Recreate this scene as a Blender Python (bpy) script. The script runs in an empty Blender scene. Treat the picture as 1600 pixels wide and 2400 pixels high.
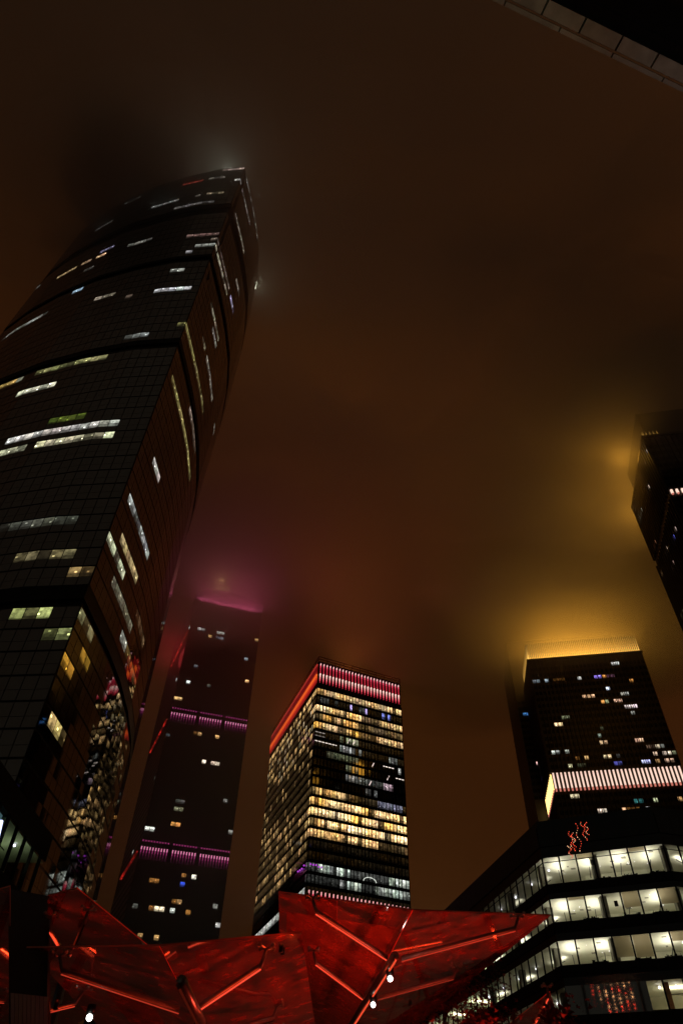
import bpy, bmesh, math, random
from mathutils import Vector, Matrix
random.seed(7)
S = bpy.context.scene
C = S.collection

# ------------------------------------------------------------------ camera
F_PX = 1600.0                                # focal length in pixels of the 1600x2400 photo
UP = Vector((50., 1530., -F_PX)).normalized()          # world up seen from the camera
FW = (Vector((0, 0, -1)) - UP * Vector((0, 0, -1)).dot(UP)).normalized()
RT = FW.cross(UP)
ROT = Matrix((RT, FW, UP))                   # camera -> world
CAM = Vector((0, 0, 1.6))
cd = bpy.data.cameras.new("camera")
cam = bpy.data.objects.new("camera", cd)
C.objects.link(cam)
cam.matrix_world = Matrix.Translation(CAM) @ ROT.to_4x4()
cd.sensor_fit = 'VERTICAL'
cd.sensor_height = 36.0
cd.lens = F_PX / 2400 * 36.0
cd.clip_end = 20000
cd.clip_start = 0.05
S.camera = cam
S.view_settings.view_transform = 'Standard'
S.view_settings.look = 'None'
S.view_settings.exposure = 0.0
S.view_settings.gamma = 1.0
S.cycles.use_denoising = True
S.cycles.volume_bounces = 2
S.cycles.max_bounces = 8
S.cycles.transparent_max_bounces = 16
S.cycles.sample_clamp_indirect = 3.0
S.cycles.caustics_reflective = False
S.cycles.caustics_refractive = False


def P(px, py, H):
    """point at height H that the photo shows at px, py"""
    d = ROT @ Vector((px - 800, 1200 - py, -F_PX))
    t = (H - CAM.z) / d.z
    return Vector((d.x * t, d.y * t, H))


def PD(px, py, D):
    """point at horizontal distance D that the photo shows at px, py"""
    d = ROT @ Vector((px - 800, 1200 - py, -F_PX))
    return CAM + d * (D / math.hypot(d.x, d.y))


def FT(px, py, H):
    """ground point under what the photo shows at px, py and height H"""
    p = P(px, py, H)
    return Vector((p.x, p.y, 0))


def FD(px, py, D):
    p = PD(px, py, D)
    return Vector((p.x, p.y, 0))


def proj(p):
    c = ROT.transposed() @ (Vector(p) - CAM)
    if c.z > -0.01:
        return (-9999, -9999)
    return (800 + c.x / -c.z * F_PX, 1200 - c.y / -c.z * F_PX)


# ------------------------------------------------------------------ night sky lit by the city
w = bpy.data.worlds.new("World")
S.world = w
w.use_nodes = True
nt = w.node_tree
for n in list(nt.nodes):
    nt.nodes.remove(n)
wo = nt.nodes.new('ShaderNodeOutputWorld')
bg = nt.nodes.new('ShaderNodeBackground')
tc = nt.nodes.new('ShaderNodeTexCoord')
sp = nt.nodes.new('ShaderNodeSeparateXYZ')
cr = nt.nodes.new('ShaderNodeValToRGB')
nt.links.new(tc.outputs['Generated'], sp.inputs[0])
nt.links.new(sp.outputs['Z'], cr.inputs[0])
e = cr.color_ramp.elements
e[0].position = 0.0
e[0].color = (.030, .0105, .003, 1)
e[1].position = 1.0
e[1].color = (.0030, .0019, .0008, 1)
for pos_, col_ in ((.30, (.040, .0135, .0036)), (.50, (.060, .0190, .0038)), (.70, (.205, .0520, .0055)), (.80, (.165, .0430, .0042)), (.88, (.022, .0075, .0014)), (.975, (.0040, .0022, .0007))):
    m_ = e.new(pos_); m_.color = (*col_, 1)
bg.inputs['Strength'].default_value = 1.0
nz = nt.nodes.new('ShaderNodeTexNoise'); nz.inputs['Scale'].default_value = 3.2; nz.inputs['Detail'].default_value = 7; nz.inputs['Roughness'].default_value = .55
nt.links.new(tc.outputs['Generated'], nz.inputs['Vector'])
nr = nt.nodes.new('ShaderNodeMapRange')
nr.inputs[1].default_value = .3; nr.inputs[2].default_value = .7; nr.inputs[3].default_value = .72; nr.inputs[4].default_value = 1.28
nt.links.new(nz.outputs['Fac'], nr.inputs[0])
nm = nt.nodes.new('ShaderNodeMix'); nm.data_type = 'RGBA'; nm.blend_type = 'MULTIPLY'; nm.inputs['Factor'].default_value = 1
nt.links.new(cr.outputs[0], nm.inputs[6]); nt.links.new(nr.outputs[0], nm.inputs[7])
# the glow is weaker over the left of the street
xr = nt.nodes.new('ShaderNodeMapRange')
xr.inputs[1].default_value = -.42; xr.inputs[2].default_value = .05; xr.inputs[3].default_value = .16; xr.inputs[4].default_value = 1.0
nt.links.new(sp.outputs['X'], xr.inputs[0])
nx = nt.nodes.new('ShaderNodeMix'); nx.data_type = 'RGBA'; nx.blend_type = 'MULTIPLY'; nx.inputs['Factor'].default_value = 1
nt.links.new(nm.outputs[2], nx.inputs[6]); nt.links.new(xr.outputs[0], nx.inputs[7])
nm = nx
# the city behind the camera gives a greyer glow
br = nt.nodes.new('ShaderNodeMapRange')
br.inputs[1].default_value = .05; br.inputs[2].default_value = -.35
nt.links.new(sp.outputs['Y'], br.inputs[0])
bm_ = nt.nodes.new('ShaderNodeMix'); bm_.data_type = 'RGBA'
nt.links.new(br.outputs[0], bm_.inputs['Factor'])
nt.links.new(nm.outputs[2], bm_.inputs[6]); bm_.inputs[7].default_value = (.028, .0255, .0195, 1)
nt.links.new(bm_.outputs[2], bg.inputs['Color'])
nt.links.new(bg.outputs[0], wo.inputs['Surface'])


# ------------------------------------------------------------------ helpers
def tag(o, label=None, cat=None, group=None, kind=None):
    if label: o['label'] = label
    if cat: o['category'] = cat
    if group: o['group'] = group
    if kind: o['kind'] = kind
    return o


def empty(name, loc, label, cat, group=None):
    o = bpy.data.objects.new(name, None)
    C.objects.link(o)
    o.location = loc
    o.empty_display_size = 0.5
    return tag(o, label, cat, group)


class MB:
    def __init__(s):
        s.v, s.f, s.m, s.lit, s.rnd = [], [], [], [], []

    def face(s, pts, mat=0, lit=(0, 0, 0)):
        i = len(s.v)
        s.v += [tuple(p) for p in pts]
        s.f.append(tuple(range(i, i + len(pts))))
        s.m.append(mat)
        s.lit.append(lit)
        s.rnd.append((random.random(), random.random(), random.random()))

    def prism(s, poly, z0, z1, mat=0, top=None, bot=None, lit=(0, 0, 0)):
        n = len(poly)
        a = sum(poly[i][0] * poly[(i + 1) % n][1] - poly[(i + 1) % n][0] * poly[i][1] for i in range(n))
        if a < 0:
            poly = poly[::-1]
        for i in range(n):
            p, q = poly[i], poly[(i + 1) % n]
            s.face([(p[0], p[1], z0), (q[0], q[1], z0), (q[0], q[1], z1), (p[0], p[1], z1)], mat, lit)
        s.face([(p[0], p[1], z1) for p in poly], mat if top is None else top, lit)
        s.face([(p[0], p[1], z0) for p in poly[::-1]], mat if bot is None else bot, lit)

    def box(s, c, ax, ay, az, mat=0, lit=(0, 0, 0)):
        """box centred at c with half axes ax, ay, az"""
        c, ax, ay, az = Vector(c), Vector(ax), Vector(ay), Vector(az)
        if ax.cross(ay).dot(az) < 0:
            ay = -ay
        k = lambda i, j, l: c + ax * i + ay * j + az * l
        for q in (((-1, -1, -1), (-1, 1, -1), (1, 1, -1), (1, -1, -1)), ((-1, -1, 1), (1, -1, 1), (1, 1, 1), (-1, 1, 1)),
                  ((-1, -1, -1), (1, -1, -1), (1, -1, 1), (-1, -1, 1)), ((1, -1, -1), (1, 1, -1), (1, 1, 1), (1, -1, 1)),
                  ((1, 1, -1), (-1, 1, -1), (-1, 1, 1), (1, 1, 1)), ((-1, 1, -1), (-1, -1, -1), (-1, -1, 1), (-1, 1, 1))):
            s.face([k(*t) for t in q], mat, lit)

    def bar(s, a, b, w, h=None, mat=0, up=Vector((0, 0, 1)), lit=(0, 0, 0)):
        a, b = Vector(a), Vector(b)
        d = b - a
        u = d.normalized()
        x = u.cross(up)
        if x.length < 1e-3: x = u.cross(Vector((1, 0, 0)))
        x.normalize()
        y = x.cross(u)
        s.box((a + b) / 2, x * w / 2, y * (h or w) / 2, d / 2, mat, lit)

    def tube(s, pts, r, n=8, mat=0, lit=(0, 0, 0)):
        pts = [Vector(p) for p in pts]
        rs = r if isinstance(r, (list, tuple)) else [r] * len(pts)
        rings = []
        ref = None
        for i, p in enumerate(pts):
            d = (pts[min(i + 1, len(pts) - 1)] - pts[max(i - 1, 0)]).normalized()
            if ref is None:
                ref = d.cross(Vector((0, 0, 1)))
                if ref.length < 1e-2: ref = d.cross(Vector((1, 0, 0)))
            x = (ref - d * ref.dot(d)).normalized()
            ref = x
            y = d.cross(x)
            rings.append([p + (x * math.cos(2 * math.pi * k / n) + y * math.sin(2 * math.pi * k / n)) * rs[i] for k in range(n)])
        for a, b in zip(rings, rings[1:]):
            for k in range(n):
                s.face([a[k], a[(k + 1) % n], b[(k + 1) % n], b[k]], mat, lit)
        s.face(rings[0][::-1], mat, lit)
        s.face(rings[-1], mat, lit)

    def ball(s, c, r, mat=0, lit=(0, 0, 0), n=10):
        c = Vector(c)
        st = n // 2
        pt = lambda i, j: c + Vector((math.sin(math.pi * i / st) * math.cos(2 * math.pi * j / n), math.sin(math.pi * i / st) * math.sin(2 * math.pi * j / n), math.cos(math.pi * i / st))) * r
        for i in range(st):
            for j in range(n):
                q = [pt(i, j), pt(i + 1, j), pt(i + 1, j + 1), pt(i, j + 1)]
                if i == 0: q = q[:3]
                elif i == st - 1: q = [q[0], q[1], q[3]]
                s.face(q, mat, lit)

    def build(s, name, mats, parent=None, smooth=False):
        me = bpy.data.meshes.new(name)
        org = Vector(parent.matrix_world.translation) if parent and parent.type != 'EMPTY' else (Vector(parent.location) if parent else Vector((0, 0, 0)))
        me.from_pydata([tuple(Vector(v) - org) for v in s.v], [], s.f)
        for m in (mats if isinstance(mats, (list, tuple)) else [mats]):
            me.materials.append(m)
        me.polygons.foreach_set('material_index', s.m)
        if smooth:
            me.polygons.foreach_set('use_smooth', [True] * len(s.f))
        for nm, dat in (('lit', s.lit), ('rnd', s.rnd)):
            at = me.attributes.new(nm, 'FLOAT_COLOR', 'FACE')
            at.data.foreach_set('color', [x for c in dat for x in (*c[:3], 1.0)])
        if smooth:
            bm = bmesh.new(); bm.from_mesh(me)
            bmesh.ops.remove_doubles(bm, verts=bm.verts, dist=1e-4)
            bm.to_mesh(me); bm.free()
        if not smooth:
            uv = me.uv_layers.new(name='UVMap')
            q4 = (0, 0, 1, 0, 1, 1, 0, 1)
            uv.data.foreach_set('uv', [c for f in s.f for c in (q4 if len(f) == 4 else (0.,) * (2 * len(f)))])
        me.update()
        o = bpy.data.objects.new(name, me)
        C.objects.link(o)
        if parent:
            o.parent = parent
            ROOTS[o.name] = org
        return o


ROOTS = {}


def sub(mb, name, mats, part, root, smooth=False):
    """a sub-part: child of a part whose own transform is the identity"""
    o = mb.build(name, mats, root, smooth)
    o.parent = part
    return o


# ------------------------------------------------------------------ materials
def mat(name):
    m = bpy.data.materials.new(name)
    m.use_nodes = True
    n = m.node_tree
    for x in list(n.nodes):
        n.nodes.remove(x)
    out = n.nodes.new('ShaderNodeOutputMaterial')
    return m, n, out


def pbr(name, col, rough=.5, metal=0., noise=0., nscale=4., bump=0., spec=None, emit=None, es=0.):
    m, n, out = mat(name)
    b = n.nodes.new('ShaderNodeBsdfPrincipled')
    b.inputs['Base Color'].default_value = (*col, 1)
    b.inputs['Roughness'].default_value = rough
    b.inputs['Metallic'].default_value = metal
    if spec is not None: b.inputs['Specular IOR Level'].default_value = spec
    if emit:
        b.inputs['Emission Color'].default_value = (*emit, 1)
        b.inputs['Emission Strength'].default_value = es
    if noise or bump:
        t = n.nodes.new('ShaderNodeTexCoord')
        z = n.nodes.new('ShaderNodeTexNoise')
        z.inputs['Scale'].default_value = nscale
        z.inputs['Detail'].default_value = 6
        n.links.new(t.outputs['Object'], z.inputs['Vector'])
        r = n.nodes.new('ShaderNodeMapRange')
        r.inputs[1].default_value = .3; r.inputs[2].default_value = .7
        r.inputs[3].default_value = 1 - noise; r.inputs[4].default_value = 1 + noise
        n.links.new(z.outputs['Fac'], r.inputs[0])
        k = n.nodes.new('ShaderNodeMix'); k.data_type = 'RGBA'; k.blend_type = 'MULTIPLY'
        k.inputs['Factor'].default_value = 1
        k.inputs[6].default_value = (*col, 1)
        n.links.new(r.outputs[0], k.inputs[7])
        n.links.new(k.outputs[2], b.inputs['Base Color'])
        if bump:
            bu = n.nodes.new('ShaderNodeBump')
            bu.inputs['Strength'].default_value = bump
            n.links.new(z.outputs['Fac'], bu.inputs['Height'])
            n.links.new(bu.outputs[0], b.inputs['Normal'])
    n.links.new(b.outputs[0], out.inputs[0])
    return m


def pane_mat(name, col, amp=.02, warp=.01, wscale=.6, nscale=1.2, ior=1.6, rough=.03, gain=1.0, tint=None, spot_w=.10, spot_k=3.0):
    """reflective window pane: every pane is tilted a little, what is lit inside shows as emission"""
    m, n, out = mat(name)
    L = n.links.new
    b = n.nodes.new('ShaderNodeBsdfPrincipled')
    b.inputs['Base Color'].default_value = (*col, 1)
    b.inputs['Roughness'].default_value = rough
    b.inputs['IOR'].default_value = ior
    if tint: b.inputs['Specular Tint'].default_value = (*tint, 1)
    g = n.nodes.new('ShaderNodeNewGeometry')
    r = n.nodes.new('ShaderNodeAttribute'); r.attribute_name = 'rnd'
    l = n.nodes.new('ShaderNodeAttribute'); l.attribute_name = 'lit'
    t = n.nodes.new('ShaderNodeTexCoord')
    z = n.nodes.new('ShaderNodeTexNoise'); z.inputs['Scale'].default_value = wscale; z.inputs['Detail'].default_value = 2
    L(t.outputs['Object'], z.inputs['Vector'])

    def vm(op, a, bb=None, sc=None):
        q = n.nodes.new('ShaderNodeVectorMath'); q.operation = op
        if hasattr(a, 'links'): L(a, q.inputs[0])
        else: q.inputs[0].default_value = a
        if bb is not None:
            if hasattr(bb, 'links'): L(bb, q.inputs[1])
            else: q.inputs[1].default_value = bb
        if sc is not None: q.inputs['Scale'].default_value = sc
        return q.outputs[0]
    a1 = vm('SCALE', vm('SUBTRACT', r.outputs['Color'], (.5, .5, .5)), sc=amp)
    a2 = vm('SCALE', vm('SUBTRACT', z.outputs['Color'], (.5, .5, .5)), sc=warp)
    nn = vm('NORMALIZE', vm('ADD', vm('ADD', g.outputs['Normal'], a1), a2))
    L(nn, b.inputs['Normal'])
    # furniture, blinds and lamps behind the pane
    z2 = n.nodes.new('ShaderNodeTexNoise'); z2.inputs['Scale'].default_value = nscale; z2.inputs['Detail'].default_value = 4
    z2.inputs['Roughness'].default_value = .65
    L(t.outputs['Object'], z2.inputs['Vector'])
    mr = n.nodes.new('ShaderNodeMapRange')
    mr.inputs[1].default_value = .36; mr.inputs[2].default_value = .66; mr.inputs[3].default_value = .30; mr.inputs[4].default_value = 1.75
    L(z2.outputs['Fac'], mr.inputs[0])
    def mth(op, a, bb=None, cc=None):
        q = n.nodes.new('ShaderNodeMath'); q.operation = op
        for i_, x_ in enumerate((a, bb, cc)):
            if x_ is None: continue
            if hasattr(x_, 'links'): L(x_, q.inputs[i_])
            else: q.inputs[i_].default_value = x_
        return q.outputs[0]
    uvn = n.nodes.new('ShaderNodeUVMap'); su = n.nodes.new('ShaderNodeSeparateXYZ'); L(uvn.outputs[0], su.inputs[0])
    sr = n.nodes.new('ShaderNodeSeparateXYZ'); L(r.outputs['Color'], sr.inputs[0])
    # one ceiling lamp seen in the upper part of some rooms
    lx = mth('ABSOLUTE', mth('SUBTRACT', su.outputs[0], sr.outputs[0]))
    ly = mth('ABSOLUTE', mth('SUBTRACT', su.outputs[1], mth('MULTIPLY_ADD', sr.outputs[1], .6, .25)))
    hit = mth('MULTIPLY', mth('LESS_THAN', lx, spot_w), mth('LESS_THAN', ly, spot_w * .8))
    hit = mth('MULTIPLY', hit, mth('GREATER_THAN', sr.outputs[2], .35))
    rise = mth('MULTIPLY_ADD', su.outputs[1], .55, .62)
    # the back wall and furniture stand darker under the bright ceiling
    wall = mth('MULTIPLY_ADD', mth('GREATER_THAN', su.outputs[1], mth('MULTIPLY_ADD', sr.outputs[0], .45, .08)), .62, .42)
    tot = mth('ADD', mth('MULTIPLY', mth('MULTIPLY', mr.outputs[0], rise), wall), mth('MULTIPLY', hit, spot_k))
    em = n.nodes.new('ShaderNodeMix'); em.data_type = 'RGBA'; em.blend_type = 'MULTIPLY'; em.inputs['Factor'].default_value = 1
    L(l.outputs['Color'], em.inputs[6]); L(tot, em.inputs[7])
    L(em.outputs[2], b.inputs['Emission Color'])
    b.inputs['Emission Strength'].default_value = gain
    L(b.outputs[0], out.inputs[0])
    try: m.cycles.emission_sampling = 'NONE'
    except Exception: pass
    return m


def lamp_mat(name, gain=1.0, sample=False):
    """lamp surface, colour and power from the face attribute 'lit'"""
    m, n, out = mat(name)
    em = n.nodes.new('ShaderNodeEmission')
    l = n.nodes.new('ShaderNodeAttribute'); l.attribute_name = 'lit'
    em.inputs['Strength'].default_value = gain
    n.links.new(l.outputs['Color'], em.inputs['Color'])
    n.links.new(em.outputs[0], out.inputs[0])
    if not sample:
        try: m.cycles.emission_sampling = 'NONE'
        except Exception: pass
    return m


def clear_mat(name, refl=.12, tint=(1, 1, 1), film=None, ff=0., nscale=3., rough=0.02, warp=0.):
    """thin clear pane: mostly see-through, a little mirror, a printed film where asked"""
    m, n, out = mat(name)
    L = n.links.new
    tr = n.nodes.new('ShaderNodeBsdfTransparent'); tr.inputs['Color'].default_value = (*tint, 1)
    gl = n.nodes.new('ShaderNodeBsdfGlossy'); gl.inputs['Roughness'].default_value = rough
    fr = n.nodes.new('ShaderNodeFresnel'); fr.inputs['IOR'].default_value = 1.5 if not film else 1.09
    mx = n.nodes.new('ShaderNodeMixShader')
    L(fr.outputs[0], mx.inputs[0])
    L(tr.outputs[0], mx.inputs[1]); L(gl.outputs[0], mx.inputs[2])
    last = mx
    if film:
        t = n.nodes.new('ShaderNodeTexCoord')
        z = n.nodes.new('ShaderNodeTexNoise'); z.inputs['Scale'].default_value = nscale; z.inputs['Detail'].default_value = 8; z.inputs['Roughness'].default_value = .62
        L(t.outputs['Object'], z.inputs['Vector'])
        mr = n.nodes.new('ShaderNodeMapRange')
        mr.inputs[1].default_value = .34; mr.inputs[2].default_value = .66; mr.inputs[3].default_value = ff * .12; mr.inputs[4].default_value = ff * 1.6  # blotchy film coverage also paints in the mottled leaf shadow
        L(z.outputs['Fac'], mr.inputs[0])
        d1 = n.nodes.new('ShaderNodeBsdfDiffuse'); d1.inputs['Color'].default_value = (*film, 1)
        d2 = n.nodes.new('ShaderNodeBsdfTranslucent'); d2.inputs['Color'].default_value = (*film, 1)
        d = n.nodes.new('ShaderNodeMixShader'); d.inputs[0].default_value = .4
        L(d1.outputs[0], d.inputs[1]); L(d2.outputs[0], d.inputs[2])
        q = n.nodes.new('ShaderNodeMixShader')
        L(mr.outputs[0], q.inputs[0]); L(mx.outputs[0], q.inputs[1]); L(d.outputs[0], q.inputs[2])
        last = q
    L(last.outputs[0], out.inputs[0])
    return m


M = dict(
    pane_big=pane_mat('tower_pane', (.006, .007, .006), .015, .0015, .8, .8, 3.1, .03, spot_k=5.),
    pane_mid=pane_mat('office_pane', (.005, .005, .004), .02, .01, .4, .75, 1.5, .06),
    pane_hotel=pane_mat('hotel_pane', (.006, .006, .006), .03, .01, .4, .5, 1.2, .35),
    spandrel=pbr('dark_spandrel', (.009, .008, .008), .8, 0, .3, .3, spec=.12),
    spandrel_big=pbr('green_black_spandrel', (.004, .005, .004), .5, 0, .3, .5, spec=.2),
    groove=pbr('black_recess', (.002, .002, .002), .9),
    bronze=pbr('bronze_cladding', (.035, .024, .014), .45, .2, .25, .5),
    brown=pbr('brown_panel', (.05, .02, .012), .35, .1, .3, .8),
    teal=pbr('teal_black_panel', (.007, .011, .011), .3, 0, .2, .6),
    black=pbr('black_paint', (.003, .003, .003), .8, 0, .2, 3, spec=.15),
    blackgloss=pbr('black_glossy_panel', (.006, .006, .006), .12, 0, .2, 1.5),
    ceiling=pbr('white_ceiling', (.80, .79, .68), .7, 0, .05, .8),
    carpet=pbr('light_carpet', (.72, .70, .60), .9, 0, .2, 3),
    corewall=pbr('painted_core_wall', (.78, .77, .64), .7, 0, .12, .7),
    concrete=pbr('concrete_column', (.23, .22, .18), .6, 0, .15, 1.5),
    steel=pbr('brushed_steel', (.32, .32, .31), .32, .9, .15, 6),
    darksteel=pbr('dark_steel', (.03, .03, .03), .35, .8, .2, 6),
    stone=pbr('weathered_stone', (.30, .28, .22), .75, 0, .3, 1.3, .15),
    paving=pbr('granite_paving', (.14, .13, .12), .6, 0, .3, .8),
    bark=pbr('bark', (.06, .04, .03), .85, 0, .35, 9, .4),
    lamp=lamp_mat('lamp_surface'),
    glass=clear_mat('window_glass'),
    film=clear_mat('canopy_glass', film=(.85, .20, .12), ff=.30, nscale=2.6, rough=.05),
)


def seg_lit(px, py, segs):
    """colour of the first row of lit windows that passes within reach of this pane"""
    for (x0, y0, x1, y1, tol, col) in segs:
        dx, dy = x1 - x0, y1 - y0
        L2 = dx * dx + dy * dy
        t = ((px - x0) * dx + (py - y0) * dy) / L2 if L2 else 0
        if L2 == 0: t = 0
        if -0.02 <= t <= 1.02:
            d = math.hypot(px - x0 - t * dx, py - y0 - t * dy)
            if d <= tol:
                return col
    return None


def vary(col, a=.25):
    k = 1 + random.uniform(-a, a)
    return tuple(c * k * (1 + random.uniform(-.06, .06)) for c in col)


def subdivide(poly, w, closed=True):
    """walk round a plan; (p, q, face index, fraction on the face) for every pane"""
    out = []
    n = len(poly)
    for i in range(n if closed else n - 1):
        a, b = Vector(poly[i]), Vector(poly[(i + 1) % n])
        L = (b - a).length
        k = max(1, round(L / w))
        for j in range(k):
            out.append((a.lerp(b, j / k), a.lerp(b, (j + 1) / k), i, (j + .5) / k))
    return out


def ccw(poly):
    n = len(poly)
    a = sum(poly[i][0] * poly[(i + 1) % n][1] - poly[(i + 1) % n][0] * poly[i][1] for i in range(n))
    return [tuple(p) for p in (poly if a > 0 else poly[::-1])]


def window_bands(root, poly, floors, w, mats, litfn, off=.12, gap=.16, name='window_band', hots=None):
    """one part for each storey: its ribbon of panes, set a little proud of the wall behind"""
    poly = ccw(poly)
    panes = subdivide(poly, w)
    grid, lit = {}, {}
    if hots:
        for k, (z0, z1) in enumerate(floors):
            for j, (p, q, fi, u) in enumerate(panes):
                c = (p + q) / 2; d = q - p
                if d.y * c.x - d.x * c.y > 0: continue
                grid[k, j] = proj((c.x, c.y, (z0 + z1) / 2))
        for (x0, y0, x1, y1, tol, col) in hots:
            x, y = (x0 + x1) / 2, (y0 + y1) / 2
            kb, jb = min(grid, key=lambda g_: (grid[g_][0] - x) ** 2 + (grid[g_][1] - y) ** 2)
            if math.hypot(grid[kb, jb][0] - x, grid[kb, jb][1] - y) > 25: continue
            hw = math.hypot(x1 - x0, y1 - y0) / 2
            for j in range(len(panes)):
                if (kb, j) in grid and panes[j][2] == panes[jb][2] and (j == jb or math.hypot(grid[kb, j][0] - x, grid[kb, j][1] - y) < hw):
                    lit.setdefault((kb, j), col)
    for k, (z0, z1) in enumerate(floors):
        mb = MB()
        for j, (p, q, fi, u) in enumerate(panes):
            d = (q - p).normalized()
            nrm = Vector((d.y, -d.x)) * off
            g = d * gap / 2
            pts = [(c[0], c[1], z) for (c, z) in ((p + nrm + g, z0), (q + nrm - g, z0), (q + nrm - g, z1), (p + nrm + g, z1))]
            cen = Vector(((pts[0][0] + pts[2][0]) / 2, (pts[0][1] + pts[2][1]) / 2, (z0 + z1) / 2))
            col = None
            if hots: col = vary(lit[k, j], .35) if (k, j) in lit else None
            else: col = litfn(k, fi, u, *proj(cen), cen)
            mb.face(pts, 0, col or (0, 0, 0))
        mb.build(name, mats, root)


def fin(root, a, z0, z1, nrm, d, wid, dep, cols, name='light_fin', mats=None):
    """one vertical LED fin, cols = colour from the bottom to the top"""
    mb = MB()
    n = len(cols)
    for i, c in enumerate(cols):
        za, zb = z0 + (z1 - z0) * i / n, z0 + (z1 - z0) * (i + 1) / n
        mb.box((a.x + nrm.x * dep / 2, a.y + nrm.y * dep / 2, (za + zb) / 2), (d.x * wid / 2, d.y * wid / 2, 0), (nrm.x * dep / 2, nrm.y * dep / 2, 0), (0, 0, (zb - za) / 2), 0, c)
    return mb.build(name, M['lamp'] if mats is None else mats, root)


def light(name, kind, loc, col, watt, parent=None, size=1., size_y=None, aim=None, spot=None, radius=.5):
    ld = bpy.data.lights.new(name, kind)
    ld.color = col
    ld.energy = watt
    if kind == 'AREA':
        ld.size = size
        if size_y: ld.shape = 'RECTANGLE'; ld.size_y = size_y
    else:
        ld.shadow_soft_size = radius
    if spot and kind == 'SPOT':
        ld.spot_size = math.radians(spot); ld.spot_blend = .8
    if spot and kind == 'AREA':
        ld.spread = math.radians(spot)
    o = bpy.data.objects.new(name, ld)
    C.objects.link(o)
    loc = Vector(loc)
    if parent:
        o.parent = parent
        o.location = loc - Vector(parent.location)
    else:
        o.location = loc
    if aim:
        o.rotation_euler = Vector(aim).to_track_quat('-Z', 'Y').to_euler()
    return o


V2 = lambda x, y: Vector((x, y))
WARM = (1.0, .58, .22)
AMBER = (1.0, .42, .10)
WHITE = (.85, .88, .80)
COOL = (.55, .65, .75)
GREENISH = (.62, .66, .38)


def mul(c, k): return tuple(x * k for x in c)


# ------------------------------------------------------------------ ground
g = MB()
n_ = 24
R_ = 4000
for i in range(n_):
    for j in range(n_):
        x0, x1 = -R_ + 2 * R_ * i / n_, -R_ + 2 * R_ * (i + 1) / n_
        y0, y1 = -R_ + 2 * R_ * j / n_, -R_ + 2 * R_ * (j + 1) / n_
        g.face([(x0, y0, 0), (x1, y0, 0), (x1, y1, 0), (x0, y1, 0)])
tag(g.build('ground', M['paving']), 'dark granite paving of the plaza under the towers', 'ground', kind='structure')

# ------------------------------------------------------------------ low clouds that swallow the tower tops
def vol(name, density, col=(.95, .93, .90), aniso=0.):
    m, n, out = mat(name)
    v = n.nodes.new('ShaderNodeVolumePrincipled')
    v.inputs['Color'].default_value = (*col, 1)
    v.inputs['Density'].default_value = density
    v.inputs['Anisotropy'].default_value = aniso
    n.links.new(v.outputs[0], out.inputs['Volume'])
    m.cycles.homogeneous_volume = True
    return m


from mathutils import noise as NZ


def cloud_layer(name, zb, zt, amp, dens, R=2600, n=64, seed=0.):
    """a closed sheet of cloud with an uneven underside"""
    bm = bmesh.new()
    gr = {}
    for s in (0, 1):
        for i in range(n + 1):
            for j in range(n + 1):
                # denser mesh near the middle
                a, b = -1 + 2 * i / n, -1 + 2 * j / n
                x = R * a * abs(a) ** .8; y = R * b * abs(b) ** .8 + 200
                if s == 0:
                    z = zb + amp * (NZ.noise((x / 130 + seed, y / 130, seed)) + .5 * NZ.noise((x / 45, y / 45 + seed, 3.1)))
                else:
                    z = zt
                gr[s, i, j] = bm.verts.new((x, y, z))
    for i in range(n):
        for j in range(n):
            bm.faces.new([gr[0, i, j], gr[0, i, j + 1], gr[0, i + 1, j + 1], gr[0, i + 1, j]])
            bm.faces.new([gr[1, i, j], gr[1, i + 1, j], gr[1, i + 1, j + 1], gr[1, i, j + 1]])
    for i in range(n):
        for (q, r) in (((i, 0), (i + 1, 0)), ((i + 1, n), (i, n)), ((0, i + 1), (0, i)), ((n, i), (n, i + 1))):
            bm.faces.new([gr[0, *q], gr[0, *r], gr[1, *r], gr[1, *q]])
    me = bpy.data.meshes.new(name)
    bm.to_mesh(me); bm.free()
    me.materials.append(vol(name + '_vapour', dens, aniso=.72))
    o = bpy.data.objects.new(name, me); C.objects.link(o)
    return o


def cloud_puff(name, c, rad, dens, seed=0., amp=.35, aniso=0.):
    bm = bmesh.new()
    bmesh.ops.create_icosphere(bm, subdivisions=4, radius=1)
    for v in bm.verts:
        d = v.co.normalized()
        k = 1 + amp * NZ.noise(d * 1.6 + Vector((seed, 0, 0))) + amp * .4 * NZ.noise(d * 4 + Vector((0, seed, 0)))
        v.co = Vector((d.x * rad[0], d.y * rad[1], d.z * rad[2])) * k
    me = bpy.data.meshes.new(name)
    bm.to_mesh(me); bm.free()
    me.materials.append(vol(name + '_vapour', dens, aniso=aniso))
    o = bpy.data.objects.new(name, me); C.objects.link(o)
    o.location = c
    return o


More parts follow.
